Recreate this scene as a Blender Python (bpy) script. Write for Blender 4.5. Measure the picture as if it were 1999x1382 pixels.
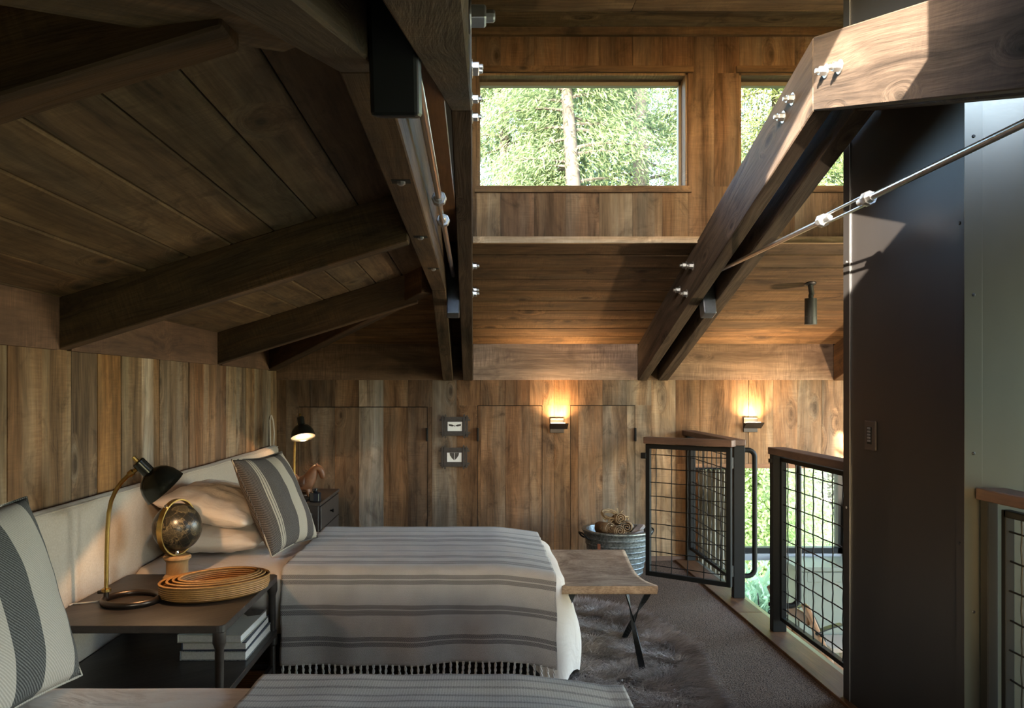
import bpy, bmesh, math, random
import numpy as np
from mathutils import Vector, Matrix, noise as mnoise

# ------------------------------------------------------------------ reset
for _o in list(bpy.data.objects):
    bpy.data.objects.remove(_o, do_unlink=True)
scene = bpy.context.scene
COL = scene.collection
random.seed(7)
rng = np.random.default_rng(7)
PI = math.pi

# ------------------------------------------------------------------ camera
cam_d = bpy.data.cameras.new('camera')
cam = bpy.data.objects.new('camera', cam_d)
COL.objects.link(cam)
cam.location = (0, 0, 1.35)
cam.rotation_euler = (PI / 2, 0, 0)
cam_d.sensor_width = 36.0
cam_d.lens = 28.0
cam_d.shift_x = (999.5 - 925.0) / 1999.0
cam_d.shift_y = (760.0 - 691.0) / 1999.0
cam_d.clip_start = 0.02
cam_d.clip_end = 300
scene.camera = cam

# ------------------------------------------------------------------ world, sun, exposure
SUN = Vector((0.57, 1.0, -0.45)).normalized()       # direction the sunlight travels
world = bpy.data.worlds.new('sky'); scene.world = world
world.use_nodes = True
wn = world.node_tree
sky = wn.nodes.new('ShaderNodeTexSky')
sky.sky_type = 'NISHITA'
sky.sun_disc = False
sky.sun_elevation = math.asin(-SUN.z)
sky.sun_rotation = math.atan2(-SUN.x, -SUN.y)
sky.air_density = 1.0; sky.dust_density = 1.5; sky.ozone_density = 1.0
bg = wn.nodes['Background']
bg.inputs['Strength'].default_value = 2.3
wn.links.new(sky.outputs[0], bg.inputs['Color'])

sun_d = bpy.data.lights.new('sun', 'SUN')
sun_d.energy = 30.0
sun_d.angle = math.radians(0.6)
sun_d.color = (1.0, 0.90, 0.76)
sun = bpy.data.objects.new('sun', sun_d); COL.objects.link(sun)
sun.rotation_euler = (-SUN).to_track_quat('Z', 'Y').to_euler()
sun.location = (-6, -10, 9)

# light portals at the window openings (they give no light, only guide sampling of the sky)
def portal(c, sx, sy, n):
    d = bpy.data.lights.new('window_portal', 'AREA'); d.shape = 'RECTANGLE'; d.size = sx; d.size_y = sy
    d.cycles.is_portal = True
    o = bpy.data.objects.new('window_portal', d); COL.objects.link(o)
    o.location = c; o.rotation_euler = (-Vector(n)).to_track_quat('Z', 'Y').to_euler()
portal((0.63, 4.80, 2.85), 1.2, .62, (0, -1, 0)); portal((2.15, 4.80, 2.85), 1.2, .62, (0, -1, 0))
portal((2.35, 6.42, -.15), 1.2, 1.7, (0, -1, 0))
portal((0.42, 1.26, 2.92), .8, .58, (0, 1, 0)); portal((2.35, 1.26, 2.97), 1.2, .62, (0, 1, 0))
portal((4.44, 1.6, .87), 1.5, 2.4, (-1, 0, 0)); portal((4.44, 4.4, .55), 3.4, 3.1, (-1, 0, 0))
portal((0.7, -.38, .92), 1.0, .6, (0, 1, 0))

vs = scene.view_settings
vs.view_transform = 'Standard'
vs.look = 'None'
vs.gamma = 1.0
vs.use_curve_mapping = False
vs.exposure = 1.45
scene.cycles.max_bounces = 10
scene.cycles.diffuse_bounces = 6
scene.cycles.transparent_max_bounces = 12
scene.cycles.caustics_reflective = False
scene.cycles.caustics_refractive = False
scene.cycles.sample_clamp_indirect = 6.0

# ------------------------------------------------------------------ helpers
F = 1555.0
def px(u, Y): return (u - 925.0) / F * Y
def pz(v, Y): return 1.35 + (760.0 - v) / F * Y

W = {}
def tag(o, label=None, cat=None, group=None, kind=None):
    if label: o['label'] = label
    if cat: o['category'] = cat
    if group: o['group'] = group
    if kind: o['kind'] = kind
    return o

def place(o, mat4, parent=None):
    COL.objects.link(o)
    o.matrix_basis = mat4
    W[o.name] = mat4.copy()
    if parent is not None:
        o.parent = parent
        o.matrix_parent_inverse = W[parent.name].inverted()
    return o

def thing(name, loc, label=None, cat=None, group=None, kind=None, parent=None):
    o = bpy.data.objects.new(name, None)
    o.empty_display_size = 0.05
    place(o, Matrix.Translation(loc), parent)
    return tag(o, label, cat, group, kind)

def frame(xaxis, ref=(0, 0, 1)):
    ex = Vector(xaxis).normalized()
    r = Vector(ref)
    if abs(ex.dot(r.normalized())) > 0.98:
        r = Vector((1, 0, 0)) if abs(ex.x) < 0.9 else Vector((0, 1, 0))
    ez = (r - ex * r.dot(ex)).normalized()
    ey = ez.cross(ex)
    return Matrix((ex, ey, ez)).transposed()

class MB:
    def __init__(self): self.v = []; self.f = []
    def add(self, vs, fs):
        b = len(self.v); self.v += [Vector(p) for p in vs]
        self.f += [tuple(i + b for i in f) for f in fs]; return self
    def box(self, x0, x1, y0, y1, z0, z1):
        if x0 > x1: x0, x1 = x1, x0
        if y0 > y1: y0, y1 = y1, y0
        if z0 > z1: z0, z1 = z1, z0
        vs = [(x, y, z) for z in (z0, z1) for y in (y0, y1) for x in (x0, x1)]
        return self.add(vs, [(0, 2, 3, 1), (4, 5, 7, 6), (0, 1, 5, 4), (2, 6, 7, 3), (0, 4, 6, 2), (1, 3, 7, 5)])
    def obox(self, p0, p1, w, d, up=(0, 0, 1), tw=0.0):
        """bar from p0 to p1: w along the side axis, d along the up axis"""
        p0 = Vector(p0); p1 = Vector(p1)
        R = frame(p1 - p0, up); ey = R.col[1]; ez = R.col[2]
        vs = []
        for p in (p0, p1):
            for a, b in ((-1, -1), (1, -1), (1, 1), (-1, 1)):
                vs.append(p + ey * (a * w / 2) + ez * (b * d / 2))
        return self.add(vs, [(0, 3, 2, 1), (4, 5, 6, 7), (0, 1, 5, 4), (1, 2, 6, 5), (2, 3, 7, 6), (3, 0, 4, 7)])
    def prism(self, poly, ext):
        n = len(poly); e = Vector(ext)
        P = [Vector(p) for p in poly]
        nrm = Vector((0, 0, 0))
        for i in range(n):
            nrm += P[i].cross(P[(i + 1) % n])
        if nrm.dot(e) > 0: P.reverse()
        vs = P + [p + e for p in P]
        fs = [tuple(range(n)), tuple(range(2 * n - 1, n - 1, -1))]
        fs += [(i, i + n, (i + 1) % n + n, (i + 1) % n) for i in range(n)]
        return self.add(vs, fs)
    def tube(self, pts, r, n=10, closed=False, cap=True):
        P = [Vector(p) for p in pts]; m = len(P)
        rr = r if isinstance(r, (list, tuple)) else [r] * m
        vs = []; prev = None
        for i in range(m):
            if closed: t = P[(i + 1) % m] - P[i - 1]
            elif i == 0: t = P[1] - P[0]
            elif i == m - 1: t = P[-1] - P[-2]
            else: t = (P[i + 1] - P[i]).normalized() + (P[i] - P[i - 1]).normalized()
            t.normalize()
            if prev is None:
                a = Vector((0, 0, 1)) if abs(t.z) < 0.9 else Vector((1, 0, 0))
                s = t.cross(a).normalized()
            else:
                s = (prev - t * prev.dot(t)).normalized()
            prev = s; b = t.cross(s)
            for k in range(n):
                q = 2 * PI * k / n
                vs.append(P[i] + (s * math.cos(q) + b * math.sin(q)) * rr[i])
        fs = []
        for i in range(m if closed else m - 1):
            j = (i + 1) % m
            for k in range(n):
                l = (k + 1) % n
                fs.append((i * n + k, i * n + l, j * n + l, j * n + k))
        if cap and not closed:
            fs.append(tuple(range(n - 1, -1, -1)))
            fs.append(tuple(range((m - 1) * n, m * n)))
        return self.add(vs, fs)
    def lathe(self, prof, c=(0, 0, 0), axis=(0, 0, 1), n=24, sx=1.0, sy=1.0, cap=True):
        """prof: (radius, height) pairs along axis"""
        R = frame(axis, (0, 1, 0) if abs(Vector(axis).normalized().y) < 0.9 else (1, 0, 0))
        ax = R.col[0]; a = R.col[1]; b = R.col[2]; c = Vector(c)
        vs = []
        for r, h in prof:
            for k in range(n):
                q = 2 * PI * k / n
                vs.append(c + ax * h + (a * math.cos(q) * sx + b * math.sin(q) * sy) * r)
        fs = []
        for i in range(len(prof) - 1):
            for k in range(n):
                l = (k + 1) % n
                fs.append((i * n + k, i * n + l, (i + 1) * n + l, (i + 1) * n + k))
        if cap:
            if prof[0][0] > 1e-6: fs.append(tuple(range(n - 1, -1, -1)))
            if prof[-1][0] > 1e-6: fs.append(tuple(range((len(prof) - 1) * n, len(prof) * n)))
        return self.add(vs, fs)
    def build(self, name, mat, parent=None, xaxis=(1, 0, 0), ref=(0, 0, 1), smooth=False, bevel=0.0, seg=1, color=None, uv=None):
        c = Vector((0, 0, 0))
        lo = Vector([min(p[i] for p in self.v) for i in range(3)])
        hi = Vector([max(p[i] for p in self.v) for i in range(3)])
        c = (lo + hi) / 2
        R = frame(xaxis, ref); Rt = R.transposed()
        me = bpy.data.meshes.new(name)
        me.from_pydata([Rt @ (p - c) for p in self.v], [], self.f)
        me.validate()
        if smooth:
            me.polygons.foreach_set('use_smooth', [True] * len(me.polygons))
            try: me.set_sharp_from_angle(angle=math.radians(38))
            except Exception: pass
        if uv is not None:
            l = me.uv_layers.new(name='UVMap')
            for lp in me.loops: l.data[lp.index].uv = uv[lp.vertex_index]
        me.materials.append(mat)
        o = bpy.data.objects.new(name, me)
        place(o, Matrix.Translation(c) @ R.to_4x4(), parent)
        if bevel > 0:
            m = o.modifiers.new('bevel', 'BEVEL'); m.width = bevel; m.segments = seg
            m.limit_method = 'ANGLE'; m.angle_limit = math.radians(40)
        if color: o.color = (*color, 1.0) if len(color) == 3 else color
        return o

def fastmesh(name, V, Fq, mat, parent=None, smooth=False, mats=None, uv=None):
    """numpy verts (n,3) and faces (m,k)"""
    V = np.asarray(V, dtype=np.float32); Fq = np.asarray(Fq, dtype=np.int32)
    k = Fq.shape[1]
    me = bpy.data.meshes.new(name)
    me.vertices.add(len(V)); me.vertices.foreach_set('co', V.ravel())
    me.loops.add(Fq.size); me.loops.foreach_set('vertex_index', Fq.ravel())
    me.polygons.add(len(Fq))
    me.polygons.foreach_set('loop_start', np.arange(0, Fq.size, k, dtype=np.int32))
    if uv is not None:
        l = me.uv_layers.new(name='UVMap')
        l.data.foreach_set('uv', np.asarray(uv, dtype=np.float32)[Fq.ravel()].ravel())
    me.update(calc_edges=True)
    if smooth: me.polygons.foreach_set('use_smooth', np.ones(len(Fq), dtype=bool))
    me.materials.append(mat)
    o = bpy.data.objects.new(name, me)
    place(o, Matrix.Identity(4), parent)
    return o

def gridfaces(nu, nv, wrap=False):
    i = np.arange(nu - 1)[:, None]; j = np.arange(nv if wrap else nv - 1)[None, :]
    j2 = (j + 1) % nv
    a = i * nv + j; b = i * nv + j2; c = (i + 1) * nv + j2; d = (i + 1) * nv + j
    return np.stack([a, b, c, d], -1).reshape(-1, 4)

def clip(poly, a, b, c):
    """keep part of 2d polygon with a*x+b*y<=c"""
    out = []
    for i in range(len(poly)):
        p = poly[i]; q = poly[(i + 1) % len(poly)]
        dp = a * p[0] + b * p[1] - c; dq = a * q[0] + b * q[1] - c
        if dp <= 0: out.append(p)
        if dp * dq < 0:
            t = dp / (dp - dq)
            out.append((p[0] + t * (q[0] - p[0]), p[1] + t * (q[1] - p[1])))
    return out

# ------------------------------------------------------------------ materials
def newmat(name):
    m = bpy.data.materials.new(name); m.use_nodes = True
    nt = m.node_tree; b = nt.nodes['Principled BSDF']
    return m, nt, b

class NT:
    """small helper to wire nodes"""
    def __init__(self, nt): self.nt = nt
    def n(self, typ, **kw):
        x = self.nt.nodes.new(typ)
        for k, v in kw.items(): setattr(x, k, v)
        return x
    def set(self, sock, val):
        if hasattr(val, 'is_linked') or isinstance(val, bpy.types.NodeSocket): self.nt.links.new(val, sock)
        else: sock.default_value = val
    def math(self, op, a, b=None, c=None, clamp=False):
        x = self.n('ShaderNodeMath', operation=op); x.use_clamp = clamp
        self.set(x.inputs[0], a)
        if b is not None: self.set(x.inputs[1], b)
        if c is not None: self.set(x.inputs[2], c)
        return x.outputs[0]
    def vmath(self, op, a, b=None):
        x = self.n('ShaderNodeVectorMath', operation=op)
        self.set(x.inputs[0], a)
        if b is not None: self.set(x.inputs[1], b)
        return x.outputs[0]
    def noise(self, vec, scale, detail=4.0, rough=0.55, dist=0.0):
        x = self.n('ShaderNodeTexNoise')
        if vec is not None: self.set(x.inputs['Vector'], vec)
        x.inputs['Scale'].default_value = scale; x.inputs['Detail'].default_value = detail
        x.inputs['Roughness'].default_value = rough; x.inputs['Distortion'].default_value = dist
        return x.outputs['Fac']
    def ramp(self, fac, stops):
        x = self.n('ShaderNodeValToRGB')
        self.set(x.inputs[0], fac)
        e = x.color_ramp.elements
        while len(e) < len(stops): e.new(0.5)
        for el, (p, c) in zip(e, stops):
            el.position = p
            el.color = (c, c, c, 1) if isinstance(c, (int, float)) else (*c, 1)
        return x.outputs[0]
    def mix(self, fac, a, b, blend='MIX'):
        x = self.n('ShaderNodeMix', data_type='RGBA', blend_type=blend)
        self.set(x.inputs[0], fac)
        for s, v in ((x.inputs[6], a), (x.inputs[7], b)):
            if isinstance(v, tuple): v = (*v, 1) if len(v) == 3 else v
            self.set(s, v)
        return x.outputs[2]
    def objcoord(self, scale=(1, 1, 1), seed=True):
        tc = self.n('ShaderNodeTexCoord').outputs['Object']
        v = self.vmath('MULTIPLY', tc, scale)
        if seed:
            oi = self.n('ShaderNodeObjectInfo')
            r = self.math('MULTIPLY', oi.outputs['Random'], 61.0)
            v = self.vmath('ADD', v, self.comb(r, r, r))
        return v
    def comb(self, x, y, z):
        c = self.n('ShaderNodeCombineXYZ')
        self.set(c.inputs[0], x); self.set(c.inputs[1], y); self.set(c.inputs[2], z)
        return c.outputs[0]
    def sep(self, v):
        s = self.n('ShaderNodeSeparateXYZ'); self.set(s.inputs[0], v); return s.outputs
    def bump(self, h, strength, dist=0.01, normal=None):
        x = self.n('ShaderNodeBump'); self.set(x.inputs['Height'], h)
        x.inputs['Strength'].default_value = strength; x.inputs['Distance'].default_value = dist
        if normal is not None: self.set(x.inputs['Normal'], normal)
        return x.outputs[0]

def wood(name, dark, light, stain=(0.02, 0.014, 0.01), stain_amt=0.5, gscale=1.0, rough=0.75, bump=0.5, knots=0.8, sawn=0.12, spec=0.3, blot=0.5, grey=None, grey_amt=0.0):
    """plank wood, grain along the object's local x; object colour tints it"""
    m, nt, b = newmat(name); N = NT(nt)
    oi = N.n('ShaderNodeObjectInfo')
    tc = N.n('ShaderNodeTexCoord').outputs['Object']
    r = N.math('MULTIPLY', oi.outputs['Random'], 61.0)
    seed = N.comb(r, N.math('MULTIPLY', r, 1.7), N.math('MULTIPLY', r, 0.6))
    p = N.vmath('ADD', tc, seed)
    vk = N.n('ShaderNodeTexVoronoi', voronoi_dimensions='2D'); vk.inputs['Scale'].default_value = 1.0
    sp_ = N.sep(p)
    N.set(vk.inputs['Vector'], N.comb(N.math('MULTIPLY', sp_[0], 2.0), N.math('MULTIPLY', N.math('ADD', sp_[1], sp_[2]), 4.6), 0.0))
    kd = vk.outputs['Distance']
    kmask = N.math('GREATER_THAN', N.sep(vk.outputs['Color'])[0], 0.66)
    kfall = N.math('MULTIPLY', N.ramp(kd, [(0.0, 1.0), (0.26, 0.0)]), kmask)
    wob = N.noise(N.vmath('MULTIPLY', p, (0.9, 3.0, 3.0)), 1.0, 2.0)
    offs = N.math('ADD', N.math('MULTIPLY', kfall, 0.11 * knots), N.math('MULTIPLY', wob, 0.16))
    q = N.vmath('ADD', p, N.comb(0.0, offs, offs))
    g1 = N.noise(N.vmath('MULTIPLY', q, (0.8 * gscale, 15 * gscale, 15 * gscale)), 1.0, 6.0, 0.62, 0.3)
    g2 = N.noise(N.vmath('MULTIPLY', q, (4 * gscale, 95 * gscale, 95 * gscale)), 1.0, 3.0, 0.6)
    blt = N.noise(N.vmath('MULTIPLY', p, (1.8, 4.0, 4.0)), 1.0, 5.0, 0.62, 0.9)
    grain = N.math('ADD', N.math('MULTIPLY', g1, 0.72), N.math('MULTIPLY', g2, 0.28))
    gr = N.ramp(grain, [(0.34, 0.0), (0.68, 1.0)])
    col = N.mix(gr, dark, light)
    if grey is not None:
        gm_ = N.ramp(N.noise(N.vmath('MULTIPLY', q, (0.5, 7.0, 7.0)), 1.0, 5.0, 0.6, 0.2), [(0.46, 0.0), (0.66, 1.0)])
        col = N.mix(N.math('MULTIPLY', gm_, grey_amt), col, N.mix(gr, tuple(x * 0.55 for x in grey), grey))
    bl = N.ramp(blt, [(0.28, 1.0 - blot), (0.64, 1.10)])
    col = N.mix(1.0, col, bl, 'MULTIPLY')
    st = N.ramp(N.noise(N.vmath('MULTIPLY', p, (3.4, 5.0, 5.0)), 1.2, 6.0, 0.68, 1.0), [(0.55, 0.0), (0.72, 1.0)])
    col = N.mix(N.math('MULTIPLY', st, stain_amt), col, N.mix(0.5, stain, tuple(x * 0.5 for x in dark)))
    kn = N.math('MULTIPLY', N.ramp(kd, [(0.030, 1.0), (0.060, 0.5), (0.115, 0.0)]), kmask)
    col = N.mix(N.math('MULTIPLY', kn, knots * 0.85), col, tuple(x * 0.5 for x in dark))
    if sawn > 0:
        sw = N.noise(N.vmath('MULTIPLY', q, (120, 9, 9)), 1.0, 3.0, 0.6)
        msk = N.ramp(blt, [(0.45, 0.0), (0.6, 1.0)])
        col = N.mix(N.math('MULTIPLY', msk, sawn), col, N.mix(1.0, col, N.ramp(sw, [(0.35, 0.4), (0.65, 1.5)]), 'MULTIPLY'))
    col = N.mix(1.0, col, oi.outputs['Color'], 'MULTIPLY')
    N.set(b.inputs['Base Color'], col)
    b.inputs['Roughness'].default_value = rough
    b.inputs['Specular IOR Level'].default_value = spec
    if bump > 0:
        N.set(b.inputs['Normal'], N.bump(grain, bump, 0.008))
    return m

def simple(name, color, rough=0.5, metal=0.0, spec=0.5, noise_amt=0.0, nscale=20.0, bump=0.0, emis=None, estr=0.0, coat=0.0):
    m, nt, b = newmat(name); N = NT(nt)
    b.inputs['Roughness'].default_value = rough
    b.inputs['Metallic'].default_value = metal
    b.inputs['Specular IOR Level'].default_value = spec
    b.inputs['Coat Weight'].default_value = coat
    if noise_amt > 0 or bump > 0:
        nz = N.noise(N.objcoord(), nscale, 5.0, 0.6)
        c2 = tuple(x * (1 - noise_amt) for x in color); c3 = tuple(min(1, x * (1 + noise_amt)) for x in color)
        N.set(b.inputs['Base Color'], N.mix(N.ramp(nz, [(0.3, 0.0), (0.7, 1.0)]), c2, c3))
        if bump > 0: N.set(b.inputs['Normal'], N.bump(nz, bump, 0.004))
    else:
        b.inputs['Base Color'].default_value = (*color, 1)
    if emis:
        b.inputs['Emission Color'].default_value = (*emis, 1); b.inputs['Emission Strength'].default_value = estr
    return m

MT = {}
MT['barn'] = wood('reclaimed_barn_wood', (0.062, 0.041, 0.026), (0.27, 0.190, 0.127), stain_amt=0.6, rough=0.8, bump=0.55, sawn=0.2, spec=0.18, grey=(0.29, 0.255, 0.215), grey_amt=0.75)
MT['ceil'] = wood('ceiling_board_wood', (0.065, 0.041, 0.024), (0.26, 0.178, 0.106), stain_amt=0.7, rough=0.78, bump=0.4, knots=1.0, sawn=0.2, grey=(0.20, 0.165, 0.125), grey_amt=0.5)
MT['beam'] = wood('rough_sawn_beam_wood', (0.032, 0.021, 0.012), (0.135, 0.088, 0.050), stain_amt=0.5, rough=0.72, bump=0.9, knots=0.5, sawn=0.4, grey=(0.20, 0.085, 0.03), grey_amt=0.30)
MT['truss'] = wood('dark_stained_fir', (0.026, 0.0185, 0.0135), (0.115, 0.082, 0.059), stain_amt=0.25, gscale=0.9, rough=0.72, bump=0.9, knots=0.9, sawn=0.1, blot=0.25, spec=0.12)
MT['fascia'] = wood('grey_brown_board_wood', (0.12, 0.085, 0.062), (0.31, 0.23, 0.17), stain_amt=0.45, rough=0.75, bump=0.4, knots=0.9, sawn=0.45)
MT['red'] = wood('reddish_board_wood', (0.075, 0.038, 0.022), (0.20, 0.110, 0.062), stain_amt=0.55, rough=0.8, bump=0.6, knots=0.5, sawn=0.35)
MT['cap'] = wood('rail_cap_wood', (0.050, 0.028, 0.019), (0.135, 0.078, 0.052), stain_amt=0.2, rough=0.55, bump=0.3, knots=0.3, sawn=0.0)
MT['curb'] = wood('floor_edge_wood', (0.16, 0.085, 0.038), (0.38, 0.215, 0.10), stain_amt=0.35, rough=0.55, bump=0.25, knots=0.8, sawn=0.0)
MT['table'] = wood('dark_table_wood', (0.014, 0.010, 0.008), (0.045, 0.032, 0.025), stain_amt=0.0, rough=0.42, bump=0.25, knots=0.2, sawn=0.0, spec=0.45, blot=0.2)
MT['oak'] = wood('turned_oak', (0.22, 0.115, 0.045), (0.45, 0.26, 0.11), stain_amt=0.0, rough=0.5, bump=0.1, knots=0.3, sawn=0.0)
MT['walnut'] = wood('chair_wood', (0.16, 0.075, 0.035), (0.34, 0.17, 0.08), stain_amt=0.1, rough=0.45, bump=0.1, knots=0.1, sawn=0.0)
MT['dark'] = simple('dark_backing', (0.006, 0.005, 0.004), 0.9)
MT['blacksteel'] = simple('black_painted_steel', (0.007, 0.007, 0.0065), 0.5, 0.0, 0.14)
MT['steel'] = simple('raw_steel_sky_tinted', (0.16, 0.18, 0.21), 0.38, 0.9, noise_amt=0.3, nscale=9)  # bluish skylight on the back spacer tubes put into the colour
MT['rawdark'] = simple('dark_raw_steel', (0.03, 0.03, 0.03), 0.4, 0.8)
MT['bolt'] = simple('galvanised_bolt', (0.50, 0.50, 0.49), 0.42, 1.0)
MT['rod'] = simple('stainless_rod', (0.55, 0.52, 0.49), 0.28, 1.0)
MT['brass'] = simple('aged_brass', (0.42, 0.27, 0.085), 0.3, 1.0, noise_amt=0.2, nscale=30)
MT['bronze'] = simple('dark_bronze', (0.07, 0.05, 0.038), 0.32, 0.85)
MT['lampblack'] = simple('gunmetal_enamel', (0.055, 0.055, 0.045), 0.22, 0.85)
MT['sconce'] = simple('bronze_sconce', (0.05, 0.041, 0.034), 0.42, 0.6)
MT['chrome'] = simple('polished_nickel', (0.7, 0.68, 0.64), 0.12, 1.0)
MT['white_glow'] = simple('lamp_inner_glow', (1, 1, 1), 0.5, emis=(1.0, 0.86, 0.66), estr=30.0)
MT['sconce_glow'] = simple('sconce_glow', (1, 1, 1), 0.5, emis=(1.0, 0.74, 0.44), estr=18.0)
MT['green'] = simple('sage_painted_panel', (0.115, 0.125, 0.092), 0.5)
MT['curtain'] = simple('linen_curtain', (0.20, 0.178, 0.128), 0.9, noise_amt=0.08, nscale=120)
MT['mat'] = simple('white_mat_board', (0.74, 0.73, 0.69), 0.8)
MT['leaf_print'] = simple('dark_specimen', (0.05, 0.042, 0.035), 0.8, noise_amt=0.4, nscale=60)
MT['frame'] = simple('dark_carved_frame', (0.038, 0.030, 0.025), 0.75, noise_amt=0.3, nscale=40)
MT['cream'] = simple('painted_cream', (0.6, 0.56, 0.47), 0.6)
MT['bench'] = simple('pale_bench_wood', (0.24, 0.19, 0.13), 0.6)

# carpet
m, nt, b = newmat('brown_loop_carpet'); N = NT(nt)
oc = N.objcoord(seed=False)
vor = N.n('ShaderNodeTexVoronoi'); vor.inputs['Scale'].default_value = 150; N.set(vor.inputs['Vector'], oc)
nz = N.noise(oc, 2.0, 3.0)
col = N.mix(N.ramp(vor.outputs['Distance'], [(0.1, 1.0), (0.7, 0.0)]), (0.060, 0.039, 0.026), (0.24, 0.163, 0.110))
col = N.mix(1.0, col, N.ramp(nz, [(0.3, 0.9), (0.7, 1.1)]), 'MULTIPLY')
N.set(b.inputs['Base Color'], col); b.inputs['Roughness'].default_value = 0.95; b.inputs['Specular IOR Level'].default_value = 0.1
N.set(b.inputs['Normal'], N.bump(vor.outputs['Distance'], 0.6, 0.004))
MT['carpet'] = m

# column steel: dark and bright brushed sheet
m, nt, b = newmat('blackened_steel_sheet'); N = NT(nt)
nz = N.noise(N.vmath('MULTIPLY', N.objcoord(seed=False), (3, 3, 0.5)), 1.5, 4.0)
N.set(b.inputs['Base Color'], N.mix(nz, (0.012, 0.0105, 0.0095), (0.025, 0.0215, 0.0195)))
b.inputs['Metallic'].default_value = 0.25; b.inputs['Roughness'].default_value = 0.45; b.inputs['Specular IOR Level'].default_value = 0.35
MT['colsteel'] = m
m, nt, b = newmat('brushed_steel_sheet'); N = NT(nt)
oc = N.objcoord(seed=False)
nz = N.noise(N.vmath('MULTIPLY', oc, (2, 2, 1.1)), 1.2, 3.0)
br = N.noise(N.vmath('MULTIPLY', oc, (60, 60, 420)), 1.0, 2.0)
N.set(b.inputs['Base Color'], N.mix(nz, (0.115, 0.108, 0.088), (0.172, 0.163, 0.135)))
b.inputs['Metallic'].default_value = 1.0
N.set(b.inputs['Roughness'], N.math('ADD', N.math('MULTIPLY', br, 0.18), 0.26))
MT['brushed'] = m

# galvanised tub
m, nt, b = newmat('galvanised_zinc'); N = NT(nt)
vor = N.n('ShaderNodeTexVoronoi'); vor.inputs['Scale'].default_value = 90; N.set(vor.inputs['Vector'], N.objcoord(seed=False))
N.set(b.inputs['Base Color'], N.mix(N.sep(vor.outputs['Color'])[0], (0.13, 0.15, 0.15), (0.34, 0.37, 0.36)))
b.inputs['Metallic'].default_value = 0.85
N.set(b.inputs['Roughness'], N.math('ADD', N.math('MULTIPLY', N.sep(vor.outputs['Color'])[1], 0.2), 0.34))
MT['zinc'] = m

# window glass: thin pane, straight-through with a fresnel reflection
m, nt, b = newmat('window_glass'); N = NT(nt)
tr = N.n('ShaderNodeBsdfTransparent'); tr.inputs[0].default_value = (0.97, 0.985, 0.97, 1)
gl = N.n('ShaderNodeBsdfGlossy'); gl.inputs['Roughness'].default_value = 0.0
fr = N.n('ShaderNodeFresnel'); fr.inputs[0].default_value = 1.45
ms = N.n('ShaderNodeMixShader')
N.set(ms.inputs[0], N.math('MULTIPLY', fr.outputs[0], 0.8)); nt.links.new(tr.outputs[0], ms.inputs[1]); nt.links.new(gl.outputs[0], ms.inputs[2])
nt.links.new(ms.outputs[0], nt.nodes['Material Output'].inputs[0])
MT['glass'] = m

# cloths
def cloth(name, base, scale=260.0, amt=0.25, bump=0.25, rough=0.92, wr=0.0):
    m, nt, b = newmat(name); N = NT(nt)
    oc = N.objcoord(seed=False)
    s = N.sep(oc)
    w1 = N.noise(N.vmath('MULTIPLY', oc, (scale, scale * 0.35, scale * 0.35)), 1.0, 2.0)
    w2 = N.noise(N.vmath('MULTIPLY', oc, (scale * 0.35, scale, scale)), 1.0, 2.0)
    w = N.math('MULTIPLY', N.math('ADD', w1, w2), 0.5)
    d = tuple(x * (1 - amt) for x in base); l = tuple(min(1, x * (1 + amt)) for x in base)
    N.set(b.inputs['Base Color'], N.mix(N.ramp(w, [(0.35, 0.0), (0.65, 1.0)]), d, l))
    nrm = N.bump(w, bump, 0.002)
    if wr > 0:
        z = N.noise(N.vmath('MULTIPLY', oc, (5, 9, 5)), 1.0, 3.0, 0.5, 1.5)
        nrm = N.bump(z, wr, 0.03, nrm)
    N.set(b.inputs['Normal'], nrm)
    b.inputs['Roughness'].default_value = rough; b.inputs['Specular IOR Level'].default_value = 0.15
    b.inputs['Sheen Weight'].default_value = 0.15
    return m
MT['linen'] = cloth('beige_linen', (0.36, 0.29, 0.225), 420, 0.14, 0.25, wr=0.15)
MT['sheet'] = cloth('white_cotton_sheet', (0.62, 0.525, 0.445), 700, 0.04, 0.1, rough=0.8, wr=0.35)
MT['fringe'] = cloth('wool_fringe', (0.62, 0.56, 0.49), 500, 0.25, 0.3)

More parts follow.
